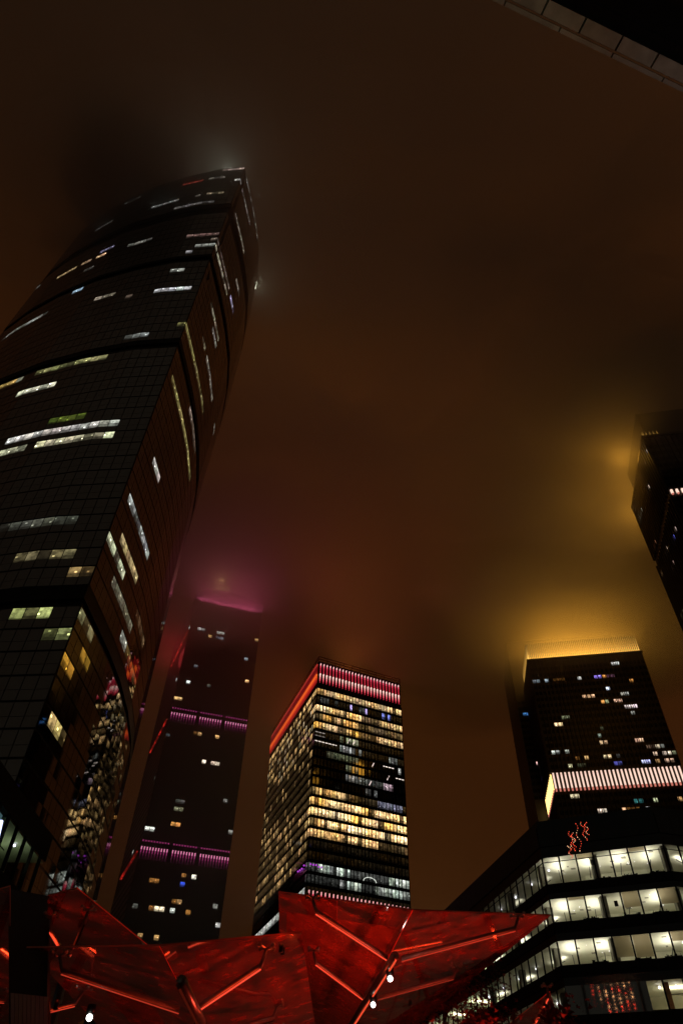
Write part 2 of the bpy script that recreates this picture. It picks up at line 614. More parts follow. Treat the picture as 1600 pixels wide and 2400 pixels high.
tag(cloud_layer('low_cloud', 202, 430, 14, .0018, R=640), 'thin underside of the low cloud over the whole city', 'cloud', kind='stuff')
tag(cloud_layer('low_cloud', 234, 440, 16, .0040, R=600, seed=5.), 'thick brown cloud hiding the sky above the towers', 'cloud', kind='stuff')
for (rr, dd, sd) in ((1.0, .018, 2.), (1.5, .008, 3.), (2.2, .0035, 4.), (3.2, .0036, 5.)):
    tag(cloud_puff('cloud_bank', (122, 300, 206 + 33 * rr), (62 * rr, 52 * rr, 36 * rr), dd, sd, .4), 'golden cloud bank swallowing the crown of the gold lit tower', 'cloud', 'golden cloud banks', 'stuff')
for (rr, dd, sd) in ((.55, .030, 6.), (.9, .010, 7.), (1.5, .005, 8.), (2.2, .002, 12.)):
    tag(cloud_puff('cloud_bank', (110, 146, 196 + 34 * rr), (58 * rr, 56 * rr, 38 * rr), dd, sd, .45), 'golden cloud bank round the tower top at the right edge', 'cloud', 'golden cloud banks at the right edge', 'stuff')
for (rr, dd, sd) in ((.65, .034, 9.), (1.0, .015, 10.), (1.5, .004, 11.)):
    tag(cloud_puff('cloud_bank', P(315, 425, 292), (42 * rr, 42 * rr, 44 * rr), dd, sd, .3, .75), 'dark cloud bank hiding the left half of the tall curved tower top', 'cloud', 'dark cloud banks', 'stuff')

for (rr, dd, sd) in ((.8, .014, 15.), (1.25, .009, 16.), (2.2, .0045, 17.)):
    tag(cloud_puff('cloud_bank', (-70, 305, 222 + 36 * rr), (60 * rr, 52 * rr, 40 * rr), dd, sd, .25), 'pink cloud bank round the top of the slim magenta lit tower', 'cloud', 'pink cloud banks', 'stuff')

tag(cloud_puff('cloud_bank', (-72, 296, 160), (70, 40, 105), .0036, 33., .15, .3), 'thin maroon mist before the front of the slim magenta lit tower', 'mist', 'maroon mist', 'stuff')
rw = random.Random(5)
for i in range(9):
    c = P(rw.uniform(1080, 1560), rw.uniform(1150, 1440), rw.uniform(205, 235))
    tag(cloud_puff('cloud_wisp', c, (rw.uniform(18, 40), rw.uniform(10, 20), rw.uniform(5, 10)), rw.uniform(.010, .022), 40. + i, .8, 0.), 'small wisp of cloud glowing gold above the gold crowned tower', 'cloud', 'gold lit cloud wisps', 'stuff')
for i in range(6):
    c = P(rw.uniform(650, 1450), rw.uniform(250, 1250), rw.uniform(225, 300))
    tag(cloud_puff('cloud_wisp', c, (rw.uniform(45, 90), rw.uniform(18, 35), rw.uniform(10, 18)), rw.uniform(.006, .012), 20. + i, .7, .3), 'ragged wisp of low cloud drifting between the towers', 'cloud', 'wisps of low cloud', 'stuff')

# ------------------------------------------------------------------ tall curved tower on the left
BIG = [(-43, 90), (-54, 91.2), (-67, 94.2), (-80, 98.3), (-93, 104), (-105, 110.5), (-116, 118), (-124, 128), (-128, 141), (-127, 156),
       (-121, 170), (-110, 182), (-96, 188), (-80, 188), (-66, 181), (-56, 171), (-50.5, 160), (-47, 148.5), (-44.3, 137), (-42.7, 125), (-42.0, 114), (-42.1, 105), (-42.55, 97)]
BC = Vector((-88, 138))


def big_scale(z):
    if z < 200: return 1 + .045 * (200 - z) / 200
    return 1 - .02 * ((z - 200) / 96) ** 1.6


def big_shape(c, z):
    # the sharp street corner stays put while the rest tapers
    c = Vector(c[:2]) if len(c) > 2 else Vector(c)
    s = big_scale(z)
    piv = Vector((-43, 90))
    base = piv + (c - piv) * (s if z >= 200 else 1)
    if z < 200:
        base = BC + (base - BC) * s
    # the right side swells a little higher up
    k = min(1., max(0., (z - 150) / 90)) * min(1., max(0., (c.y - 92) / 34)) * (1 if c.x > -75 else 0)
    return base + Vector((3.4 * k, 0))


root = empty('skyscraper', (-88, 138, 0), 'tallest tower, dark curved glass skyscraper at the left whose top fades into cloud', 'skyscraper')
TOPB = 292.0
FL = 4.36
NOTCH = [(70.6, 71.8), (154.0, 155.6), (206.2, 208.6), (248.2, 250.0)]


def prism_shaped(mb, poly, z0, z1, shape, mat_=0, inset=0., step=12.):
    poly = ccw(poly)
    n = len(poly)
    c0 = Vector((sum(p[0] for p in poly) / n, sum(p[1] for p in poly) / n))
    k = max(1, int((z1 - z0) / step))
    ring = lambda z: [shape(Vector(p) + (c0 - Vector(p)).normalized() * inset, z) for p in poly]
    for j in range(k):
        a, b = z0 + (z1 - z0) * j / k, z0 + (z1 - z0) * (j + 1) / k
        ra, rb = ring(a), ring(b)
        for i in range(n):
            q = (i + 1) % n
            mb.face([(*ra[i], a), (*ra[q], a), (*rb[q], b), (*rb[i], b)], mat_)
    mb.face([(*p, z1) for p in ring(z1)], mat_)
    mb.face([(*p, z0) for p in ring(z0)[::-1]], mat_)


edges = [0.0] + [z for a, b in NOTCH for z in (a, b)] + [TOPB]
for i in range(0, len(edges), 2):
    mb = MB(); prism_shaped(mb, BIG, edges[i], edges[i + 1], big_shape, 0)
    mb.build('facade_wall', M['spandrel_big'], root)
for a, b in NOTCH:
    mb = MB(); prism_shaped(mb, BIG, a, b, big_shape, 0, .8)
    mb.build('recess', M['groove'], root)
# rows of lit rooms: photo line, reach, colour
YG = (.30, .30, .11); DW = (.26, .27, .22); DIM = (.07, .075, .06)
segs = [
    # front face, from the street corner leftwards
    (525, 402, 572, 401, 2.6, (1.0, .75, .6)), (490, 418, 522, 414, 2, (.22, .2, .17)), (430, 432, 470, 424, 2.2, (.26, .03, .02)),
    (553, 421, 566, 421, 2, (.6, .6, .55)), (483, 454, 526, 450, 2, (.30, .24, .14)), (452, 459, 474, 456, 1.6, (.12, .1, .08)),
    (352, 490, 421, 473, 2.2, (.35, .35, .33)), (408, 491, 505, 475, 1.8, (.20, .19, .18)), (470, 474, 500, 471, 1.6, (.2, .19, .16)),
    (295, 480, 328, 468, 1.5, (.12, .12, .11)), (225, 545, 260, 518, 1.5, (.12, .11, .1)),
    (308, 570, 360, 556, 2.6, (.28, .27, .24)), (228, 601, 250, 593, 2.8, (1.0, .62, .34)), (190, 620, 213, 608, 3, (1.0, .66, .36)),
    (135, 647, 175, 628, 2.2, (.42, .28, .14)), (240, 595, 264, 583, 2, (.2, .18, .3)), (197, 633, 222, 624, 2.5, (.14, .14, .12)),
    (435, 556, 508, 553, 2, (.22, .13, .11)), (455, 571, 500, 570, 2.8, (.30, .31, .28)), (433, 590, 446, 589, 3, (1.3, 1.3, 1.25)),
    (400, 638, 434, 632, 4.5, (.42, .44, .36)), (362, 680, 452, 671, 5, (.85, .88, .86)), (300, 691, 318, 689, 3, (.20, .14, .10)),
    (228, 703, 275, 694, 4.5, (.50, .42, .32)), (176, 688, 190, 685, 3, (.35, .5, .65)),
    (65, 760, 112, 742, 4.5, (.38, .40, .36)), (2, 794, 60, 766, 2.5, (.16, .17, .15)), (80, 675, 98, 667, 3, (.18, .19, .17)),
    (318, 794, 342, 791, 4, (.26, .28, .25)), (298, 799, 307, 798, 3, (.25, .26, .24)),
    (93, 862, 252, 829, 7, (.22, .22, .09)), (35, 880, 57, 874, 8, (.26, .28, .20)), (92, 866, 134, 857, 9, (.42, .46, .20)),
    (84, 884, 140, 871, 8, (.28, .17, .04)), (0, 912, 50, 896, 8, (.30, .20, .06)), (40, 916, 132, 892, 8, (.55, .54, .40)),
    (108, 988, 205, 973, 9, (.05, .07, .010)),
    (28, 1040, 280, 990, 10, (.62, .60, .54)), (85, 1054, 140, 1042, 10, (.62, .60, .38)), (158, 1046, 270, 1028, 10, (.46, .44, .28)), (10, 1064, 60, 1054, 10, (.55, .55, .36)),
    (0, 1245, 190, 1230, 9, (.055, .057, .045)), (30, 1296, 170, 1290, 10, (.10, .085, .04)),
    (18, 1455, 105, 1440, 17, (.34, .36, .13)),
    # right face
    (428, 738, 455, 836, 3.4, (.26, .23, .08)), (455, 836, 472, 960, 3.0, (.17, .15, .06)), (405, 890, 440, 1010, 2.6, (.20, .17, .06)), (425, 960, 442, 1120, 4.0, (.24, .21, .075)),
    (494, 718, 506, 790, 3, (.30, .27, .19)), (495, 775, 503, 815, 2, (.2, .19, .17)), (472, 790, 477, 820, 3, (.16, .13, .08)), (489, 840, 497, 930, 2.4, (.22, .2, .17)),
    (487, 868, 491, 900, 2, (.30, .28, .26)), (450, 960, 458, 1060, 3, (.15, .12, .09)), (505, 1020, 494, 1000, 2, (.2, .2, .18)),
    (504, 574, 524, 690, 2, (.42, .38, .27)), (512, 560, 534, 680, 1.6, (.16, .12, .1)), (541, 700, 545, 740, 2, (.40, .36, .55)), (552, 650, 560, 690, 2, (.2, .18, .15)),
    (552, 510, 564, 590, 2, (.24, .22, .17)), (566, 425, 584, 520, 1.8, (.36, .33, .3)), (580, 415, 602, 560, 1.6, (.30, .3, .25)), (601, 430, 607, 460, 2, (.25, .26, .22)),
    (366, 1080, 376, 1125, 6, (.55, .52, .46)),
    (307, 1175, 345, 1305, 6, (.27, .30, .28)), (296, 1245, 325, 1350, 7, (.44, .33, .15)), (252, 1265, 282, 1345, 12, (.42, .42, .28)), (280, 1365, 312, 1470, 7, (.11, .105, .07)),
    (175, 1310, 190, 1340, 8, (.20, .13, .05)), (160, 1305, 300, 1600, 20, (.06, .04, .013)),
    (200, 1430, 225, 1500, 12, (.17, .15, .07)), (110, 1440, 150, 1540, 14, (.24, .27, .095)), (288, 1490, 300, 1570, 6, (.18, .19, .16)), (330, 1440, 325, 1510, 4, (.10, .06, .03)),
    (150, 1540, 168, 1575, 11, (.34, .17, .02)), (180, 1520, 190, 1565, 10, (.20, .10, .012)), (235, 1570, 248, 1605, 5, (.25, .28, .28)),
    (100, 1690, 130, 1745, 15, (.50, .34, .12)),
]


floors = []
z = 5.0
while z < TOPB - 3:
    if not any(z < b + .1 and z + FL - .4 > a - .1 for a, b in NOTCH):
        floors.append((z, z + FL - .35))
    z += FL
VIS = .56                                    # share of a storey that is clear glass
PN = subdivide(ccw(BIG), 2.15)


def pane_px(k, p, q):
    z0 = floors[k][0] + (floors[k][1] - floors[k][0]) * (1 - VIS); z1 = floors[k][1]
    zc = (z0 + z1) / 2
    c = big_shape((p + q) / 2, zc)
    d = (q - p)
    if d.y * (c.x) - d.x * (c.y) > 0: return None      # turned away from the plaza
    return proj((c.x, c.y, zc))


GRID = {}
for k in range(len(floors)):
    for j, (p, q, fi, u) in enumerate(PN):
        t = pane_px(k, p, q)
        if t and -120 < t[0] < 700 and 300 < t[1] < 2500: GRID[k, j] = t
BIGLIT = {}
for (x0, y0, x1, y1, tol, col) in segs:
    L_ = math.hypot(x1 - x0, y1 - y0)
    votes = {}
    for i in range(9):
        x, y = x0 + (x1 - x0) * (i + .5) / 9, y0 + (y1 - y0) * (i + .5) / 9
        kj = min(GRID, key=lambda g_: (GRID[g_][0] - x) ** 2 + (GRID[g_][1] - y) ** 2)
        votes[kj[0]] = votes.get(kj[0], 0) + 1
    best = max(votes, key=votes.get)
    for (k, j), (x, y) in GRID.items():
        t = ((x - x0) * (x1 - x0) + (y - y0) * (y1 - y0)) / L_ ** 2
        d = abs((x - x0) * (y1 - y0) - (y - y0) * (x1 - x0)) / L_
        if (k == best and -.03 <= t <= 1.03 and d < 9 + tol) or (tol > 11 and d < tol and 0 <= t <= 1):
            BIGLIT.setdefault((k, j), col)
for k, (z0, z1) in enumerate(floors):
    mb = MB()
    zm = z0 + (z1 - z0) * (1 - VIS)
    for j, (p, q, fi, u) in enumerate(PN):
        d = (q - p).normalized()
        nrm = Vector((d.y, -d.x)) * .10
        g = d * .07
        for (za, zb, vis) in ((z0, zm - .07, 0), (zm, z1, 1)):
            pts = [(*big_shape(c, zz), zz) for (c, zz) in ((p + nrm + g, za), (q + nrm - g, za), (q + nrm - g, zb), (p + nrm + g, zb))]
            col = BIGLIT.get((k, j)) if vis else None
            if col and random.random() < .20: col = mul(col, random.uniform(.08, .5))
            if col and z0 > 150: col = mul(col, .6)
            mb.face(pts, 0, vary(col, .38) if col else (0, 0, 0))
    mb.build('window_band', M['pane_big'], root)
# crown screen with its own lamps
mb = MB()
prism_shaped(mb, BIG, TOPB, TOPB + 4.5, big_shape, 0, 1.2)
mb.build('crown', M['spandrel_big'], root)
for (px, py) in ((606, 452), (604, 540), (602, 600)):
    pass
light('crown_lamp', 'AREA', (-54, 97, TOPB + 6), (.85, .95, .78), 3000, root, 14, 5, aim=(-.1, -.1, 1))
for (px, py, zz, wt) in ((608, 455, 268, 260), (608, 596, 214, 180), (604, 668, 207, 700)):
    p = PD(px - 3, py, 150)
    light('facade_lamp', 'POINT', p, (.80, .82, .60), wt, root, radius=2.)

# ------------------------------------------------------------------ magenta lit tower
A, B = V2(-84.3, 319.1), V2(-45.8, 330)
dF = (B - A).normalized()
dL = (V2(-103.3, 366) - A).normalized()
T2 = [tuple(A), tuple(B), tuple(B + dL * 52), tuple(A + dL * 56)]
root = empty('high_rise', (-75, 345, 0), 'slim dark tower with two bands of magenta lights, behind the curved tower', 'skyscraper')
mb = MB(); mb.prism(T2, 0, 262); mb.build('facade_wall', M['spandrel'], root)
mb = MB(); mb.prism([tuple(A + dF * 4 + dL * 4), tuple(B - dF * 4 + dL * 4), tuple(B - dF * 4 + dL * 40), tuple(A + dF * 4 + dL * 40)], 262, 269)
cr_ = mb.build('crown', M['spandrel'], root)
pts = lambda l: [(250 + x / 2.613, 1340 + y / 2.613) for x, y in l]
hot = []
for (x, y, wd, col, kk) in [(440, 778, 55, WARM, .9), (545, 596, 35, COOL, .16), (860, 660, 52, WARM, 1.0), (855, 546, 30, COOL, .3), (432, 657, 6, WHITE, 1.), (490, 662, 10, WHITE, .9), (505, 348, 6, WHITE, 1.2), (590, 355, 30, WHITE, .7),
                            (555, 360, 6, WHITE, 1.), (700, 380, 30, WHITE, .6), (640, 403, 22, WARM, .8), (695, 410, 30, COOL, .2), (913, 421, 20, WARM, .8), (545, 967, 60, AMBER, .10), (586, 978, 30, WARM, .8),
                            (686, 1030, 40, WARM, .9), (602, 1165, 36, (1, .8, .6), 1.1), (658, 1173, 52, (1, .8, .6), 1.1), (290, 1265, 22, WHITE, .12), (440, 1455, 50, GREENISH, .35), (422, 1541, 62, AMBER, .75),
                            (262, 1560, 95, WHITE, .85), (445, 1415, 40, WHITE, .08), (497, 1758, 34, WARM, .9), (487, 1828, 26, AMBER, .3), (545, 1840, 42, (.95, .9, .75), .9), (533, 1888, 55, (.95, .9, .75), .85), (468, 1910, 28, (.05, .12, 1.0), .8),
                            (280, 1892, 60, AMBER, .2), (470, 1868, 40, AMBER, .12), (325, 2050, 70, (1, .8, .55), 1.2), (392, 2058, 38, WHITE, 1.1), (454, 2022, 24, WARM, .7), (402, 2005, 30, AMBER, .3), (265, 2035, 20, AMBER, .25),
                            (497, 2078, 36, AMBER, .3), (295, 2212, 46, WARM, .7), (215, 1750, 14, WHITE, .5), (205, 2258, 40, WARM, .25), (130, 2235, 20, WARM, .2), (280, 2325, 45, WHITE, .5), (182, 2040, 30, WHITE, .12),
    (720, 1420, 12, WHITE, .3), (745, 1612, 20, WHITE, .3), (700, 2160, 20, WHITE, .4), (663, 2060, 10, WHITE, .4), (640, 690, 10, WHITE, .1), (380, 1020, 30, COOL, .06), (930, 150, 60, GREENISH, .15)]:
    X, Y = 250 + x / 2.613, 1340 + y / 2.613
    hw = wd / 2.613 / 2
    hot.append((X - hw, Y - hw * .12, X + hw, Y + hw * .12, 3.3, mul(col, kk)))





FH = 3.5
floors = []
z = 4.
while z < 258:
    if not (110 < z + 1.2 < 119.5 or 176 < z + 1.2 < 186):
        floors.append((z, z + 1.9))
    z += FH
window_bands(root, T2, floors, 2.2, M['pane_hotel'], None, off=.12, gap=.25, hots=hot)
MAG = (.95, .09, .42)
mg = [mul(MAG, .04), mul(MAG, .10), mul(MAG, .30), (.85, .25, .45)]
nF = Vector((dF.y, -dF.x))
nL = Vector((-dL.y, dL.x))
for (zt, n, ht, kk) in ((257.5, 30, 1.6, 2.2), (185, 30, 9, 1.), (119, 32, 9.5, 1.)):
    for i in range(n):
        if i in (10, 20): continue
        a = A.lerp(B, (i + .5) / n)
        if ht > 3:
            # lower tapering flame and the small lamp above it
            mb = MB()
            for j, c in enumerate(mg):
                za = zt - 8 + j * 1.3
                mb.box((a.x + nF.x * .3, a.y + nF.y * .3, za + .65), (dF.x * (.10 + .05 * j), dF.y * (.10 + .05 * j), 0), (nF.x * .2, nF.y * .2, 0), (0, 0, .65), 0, c)
            mb.box((a.x + nF.x * .3, a.y + nF.y * .3, zt - .3), (dF.x * .2, dF.y * .2, 0), (nF.x * .2, nF.y * .2, 0), (0, 0, .28), 0, mul(MAG, .45))
            mb.build('light_fin', M['lamp'], root)
        else:
            mb = MB(); mb.box((a.x + nF.x * .3, a.y + nF.y * .3, zt), (dF.x * .16, dF.y * .16, 0), (nF.x * .2, nF.y * .2, 0), (0, 0, .4), 0, mul((1, .2, .6), random.uniform(.5, 1.6))); mb.build('light_fin', M['lamp'], root)
# red strips on the narrow side
for (zt, L0, L1, kk) in ((181, 6, 46, 1.), (115, 4, 44, 1.), (235, 2, 44, 1.)):
    mb = MB()
    n = 26
    for i in range(n):
        a = A + dL * (L0 + (L1 - L0) * i / n)
        mb.box((a.x + nL.x * .4, a.y + nL.y * .4, zt), (dL.x * .45, dL.y * .45, 0), (nL.x * .3, nL.y * .3, 0), (0, 0, random.uniform(.3, 1.1)), 0, mul((1, .03, .02), random.choice((.02, .1, .25, .6)) * kk))
    mb.build('light_strip', M['lamp'], root)
mb = MB()
q = PD(521, 1378, 325)
for i in range(7):
    mb.ball((q.x + (i - 3) * 1.5, q.y - 1, 262.3 + (i % 2) * .9), .35, 0, (1.6, 1.1, .35), 6)
mb.build('roof_lamp', M['lamp'], root)
light('roof_glow_light', 'POINT', (q.x, q.y - 6, 264), (1, .62, .2), 900, root, radius=.5)
light('crown_floodlight', 'AREA', ((A.x + B.x) / 2 + nF.x * 2.5, (A.y + B.y) / 2 + nF.y * 2.5, 254), (1, .14, .30), 9000, root, 36, 1.5, aim=(nF.x * .25, nF.y * .25, 1))
light('crown_floodlight', 'POINT', (A.x + nL.x * 5 + dL.x * 16, A.y + nL.y * 5 + dL.y * 16, 226), (1, .06, .07), 3500, root, radius=7)

# ------------------------------------------------------------------ red crowned office tower in the middle
D_ = 270.
A = Vector(P(744, 1567, 179.5)[:2])
A = V2(-8.3, 270)
az = math.radians(6.3)
B = V2(30.9, 287.1)
Lc = V2(-33, 340)
T3 = [tuple(A), tuple(B), tuple(B + (Lc - A)), tuple(Lc)]
root = empty('office_block', (0, 300, 0), 'office tower with red crown and rows of warm lit windows, in the middle', 'office tower')
TZ = 185.5
mb = MB(); mb.prism(T3, 0, TZ - 2.5); mb.build('facade_wall', M['spandrel'], root)
dF = (B - A).normalized(); dL = (Lc - A).normalized()
nF = Vector((dF.y, -dF.x)); nL = Vector((-dL.y, dL.x))
# open parapet frame
mb = MB()
T3c = ccw(T3)
for i in range(4):
    a, b = Vector(T3c[i]), Vector(T3c[(i + 1) % 4])
    for zz in (TZ - 1.3, TZ): mb.bar((*a, zz), (*b, zz), .25, .25)
    k = int((b - a).length / 4)
    for j in range(k + 1):
        c = a.lerp(b, j / k); mb.bar((*c, TZ - 2.5), (*c, TZ), .2, .2)
mb.build('parapet_rail', M['bronze'], root)
mb = MB(); mb.prism([(2, 290), (22, 299), (10, 325), (-12, 316)], TZ - 2.5, TZ + 1.2); mb.build('plant_room', M['spandrel'], root)
WW = (1.0, .60, .23)


def t3_lit(k, fi, u, px, py, c):
    kk = round((c.z - 105.8) / 4.1)
    front = abs((c.xy - A).dot(nF)) < 2
    left = abs((c.xy - A).dot(nL)) < 2
    r = random.random()
    W1 = (1.0, .60, .23)
    if front:
        u = (c.xy - A).dot(dF) / (B - A).length
        cell = NZ.noise((u * 9, kk * 3.3, 1.)) + .5
        W1 = tuple(a_ * (1 + b_ * (NZ.noise((u * 6, kk * 1.7, 8.)))) * (.75 + .7 * cell) for a_, b_ in zip((1.0, .60, .23), (0, .35, 1.1)))
        if kk == 15: return vary(mul(W1, .85), .3) if not .90 < u < .935 else mul(W1, .1)
        if kk == 14:
            if .37 < u < .42 or .55 < u < .6: return (.5, .4, .8)
            if .76 < u < .86 and r < .6: return (.25, .3, .9)
            return mul(WHITE, .05) if r < .15 else mul(W1, .012)
        if kk == 13: return vary(mul(W1, 1.0), .4) if u < .52 and r > .08 else (vary(mul(W1, .17)) if u < .72 else vary(mul(W1, .85), .3) if r > .15 else mul(W1, .2))
        if kk == 12: return vary(mul(W1, 1.05), .45) if .02 < u < .5 and r > .14 else vary(mul(W1, .13), .4)
        if kk == 11: return vary(mul(W1, .85), .4) if u < .48 and r > .12 else (vary(mul(W1, .12)) if u < .70 else vary(mul(W1, .85), .4))
        if kk == 10: return vary(mul(GREENISH, .55), .6) if .24 < u < .5 and r < .8 else mul(W1, .012)
        if kk == 9: return vary(mul(WHITE, .30), .7) if (.26 < u < .52 or .78 < u < .92) and r < .6 else mul(W1, .012)
        if kk == 8: return vary(mul(GREENISH, .14), .5) if .15 < u < .5 else (vary(mul(WHITE, .35), .8) if .85 < u < .97 and r < .6 else None)
        if kk == 7: return vary(mul(GREENISH, .12), .5) if (.33 < u < .5 and r < .8) else None
        if kk == 6: return vary(mul(WHITE, .16), .7) if .33 < u < .52 else (vary((.55, .4, .45), .4) if .76 < u < .87 else (vary(mul(WHITE, .07), .5) if .5 < u < .76 else None))
        if kk == 5: return vary(mul(WHITE, .09), .8) if .55 < u < .68 and r < .5 else None
        if kk == 4: return vary(mul(W1, .95), .35) if .05 < u < .33 and r > .12 else (vary(mul(W1, .14)) if u < .5 else (vary((.16, .16, .22), .5) if .7 < u < .95 else mul(W1, .03)))
        if kk in (3, 2, 1):
            return vary(mul(W1, 1.45), .25) if r > .07 and cell > .15 else vary(mul(W1, .16), .5)
        if kk == 0: return vary(mul(W1, 1.1), .3) if u < .7 and r > .1 else vary(mul(W1, .07), .6)
        if kk == -3: return vary(mul((.75, .85, .72), .5 + .6 * (r > .6)), .4) if (.1 < u < .5 and r > .15) or u > .8 else mul(WHITE, .07)
        if kk == -4: return vary(mul((.75, .85, .72), .5), .6) if (.30 < u < .52 or u > .66) and r > .25 else mul(WHITE, .03)
        return mul(W1, .008)
    if left:
        u = (c.xy - A).dot(dL) / (Lc - A).length
        if kk == 15: return vary(mul(W1, .8), .5) if r < .6 else None
        dark = NZ.noise((u * 2.2, kk * .35, 4.)) - .12 * (5 < kk < 10)
        W1 = (1.0, .60, .23)
        if -2 <= kk <= 4: return vary(mul(W1, .36), .9) if r < .48 and NZ.noise((u * 7, kk * 1.3, 3.)) > -.08 else mul(W1, .05)
        if kk > 4:
            return vary(mul(W1 if r < .3 else (.9, .7, .40), .40), .8) if (r < (.16 if kk < 10 else .42) and dark > -.25) else mul(W1, .025)
        if kk == -5: return vary(mul(WHITE, .5), .5)
        return None
    return None


floors = [(105.8 + 4.1 * k - 1.45, 105.8 + 4.1 * k + 1.4) for k in range(-24, 16)]
window_bands(root, T3, floors, 1.45, M['pane_mid'], t3_lit, off=.15, gap=.18)
# slim mullions
mb = MB()
for k in range(28):
    a = A.lerp(B, k / 27)
    mb.bar((a.x + nF.x * .3, a.y + nF.y * .3, 60), (a.x + nF.x * .3, a.y + nF.y * .3, 170), .14, .3)
mb.build('mullion', M['black'], root)
# hanging light bars seen behind the white lit storeys
mb = MB()
for (k, u0, u1, col) in ((9, .0, .24, 1.), (9, .02, .04, 1.), (8, .76, .88, 1.2), (7, .9, .99, 1.2), (10, .0, .11, .35), (9.6, .0, .11, .2)):
    a, b = A.lerp(B, u0) + nF * .25, A.lerp(B, u1) + nF * .25
    zz = 105.8 + 4.1 * k + .7
    mb.bar((*a, zz), (*b, zz), .1, .3, lit=mul((1, .85, .75), col))
for (k, u) in ((10, .36), (10, .42), (8, .63), (7, .80), (6, .60)):
    a = A.lerp(B, u) + nF * .25; b = A.lerp(B, u + .025) + nF * .25
    zz = 105.8 + 4.1 * k
    mb.bar((*a, zz - 1.), (*b, zz + 1.), .1, .35, lit=(1.0, .78, .72))
mb.build('strip_light', M['lamp'], root)
mb = MB()
cpt = A.lerp(B, .60) + nF * .3
for i in range(12):
    t0, t1 = math.pi * i / 12, math.pi * (i + 1) / 12
    f = lambda t: (*(cpt + dF * 2.7 * math.cos(t)), 92.0 + 1.5 * math.sin(t))
    mb.bar(f(t0), f(t1), .12, .25, lit=(.8, .85, .75))
mb.build('arched_light', M['lamp'], root)
# crown: two tiers of red fins
RD = (1.0, .045, .085)
PK = (1.0, .42, .42)


def flame(root, a, d, nrm, z0, z1, tip_top, cols, w0=.22):
    mb = MB()
    n = len(cols)
    for i, c in enumerate(cols):
        za, zb = z0 + (z1 - z0) * i / n, z0 + (z1 - z0) * (i + 1) / n
        t = (i + .5) / n
        ww = w0 * (t if not tip_top else 1 - .5 * abs(2 * t - 1)) + .05
        mb.box((a.x + nrm.x * .45, a.y + nrm.y * .45, (za + zb) / 2), (d.x * ww, d.y * ww, 0), (nrm.x * .3, nrm.y * .3, 0), (0, 0, (zb - za) / 2), 0, c)
    return mb


low = [mul(RD, .5), (1, .10, .14), (1.0, .25, .26), (1.1, .5, .45), (1.3, .75, .65)]
upp = [mul(RD, .55), mul(RD, .45), mul(RD, .5), (.9, .08, .14), (1.3, .62, .62)]
for i in range(26):
    a = A.lerp(B, (i + .6) / 26.4)
    mb = flame(root, a, dF, nF, 171.6, 176.2, False, low)
    mb2 = flame(root, a, dF, nF, 176.2, 181.6, True, upp, .14)
    mb.v, mb.f = mb.v + mb2.v, mb.f + [tuple(x + len(mb.v) for x in f) for f in mb2.f]
    mb.m += mb2.m; mb.lit += mb2.lit; mb.rnd += mb2.rnd
    mb.build('light_fin', M['lamp'], root)
lowL = [(.3, .01, .01), (.5, .03, .012), (.8, .08, .015), (.9, .13, .02)]
uppL = [(.22, .008, .006), (.12, .005, .006), (.14, .005, .006), (.4, .03, .02)]
for i in range(58):
    a = A.lerp(Lc, (i + .5) / 58)
    mb = flame(root, a, dL, nL, 171.6, 176.2, False, lowL, .2)
    mb2 = flame(root, a, dL, nL, 176.2, 181.6, True, uppL, .12)
    mb.v, mb.f = mb.v + mb2.v, mb.f + [tuple(x + len(mb.v) for x in f) for f in mb2.f]
    mb.m += mb2.m; mb.lit += mb2.lit; mb.rnd += mb2.rnd
    mb.build('light_fin', M['lamp'], root)
for i in range(26):
    mb = MB()
    a = A.lerp(B, (i + .6) / 26.4)
    for j, c in enumerate([mul(RD, .2), mul(RD, .45), (.9, .08, .14), (1., .4, .4)]):
        mb.box((a.x + nF.x * .5, a.y + nF.y * .5, 81.5 + j * 1.1), (dF.x * .12, dF.y * .12, 0), (nF.x * .3, nF.y * .3, 0), (0, 0, .55), 0, c)
    mb.build('podium_fin', M['lamp'], root)
mb = MB()
for i in range(9):
    a = A + dF * (1 + i * 1.1) if i < 5 else A + dL * (i - 4) * 2.4
    nn = nF if i < 5 else nL
    mb.ball((a.x + nn.x * .6, a.y + nn.y * .6, 93.5 + random.random()), .35, 0, (.5, .06, .7), 6)
mb.build('violet_lamp', M['lamp'], root)
for zz, wt in ((179, 2600),):
    light('crown_floodlight', 'AREA', ((A.x + B.x) / 2 + nF.x * 2, (A.y + B.y) / 2 + nF.y * 2, zz), (1, .10, .06), wt, root, 36, 1, aim=(nF.x * .5, nF.y * .5, 1))
    light('crown_floodlight', 'AREA', ((A.x + Lc.x) / 2 + nL.x * 2, (A.y + Lc.y) / 2 + nL.y * 2, zz), (1, .10, .03), wt, root, 60, 1, aim=(nL.x * .5, nL.y * .5, 1))

light('roof_glow_light', 'SPOT', (4, 300, TZ + 3), (1, .24, .05), 36000, root, radius=6., aim=(.15, -1.1, 1), spot=110)  # added fill to redden the cloud above, no roof lamp known

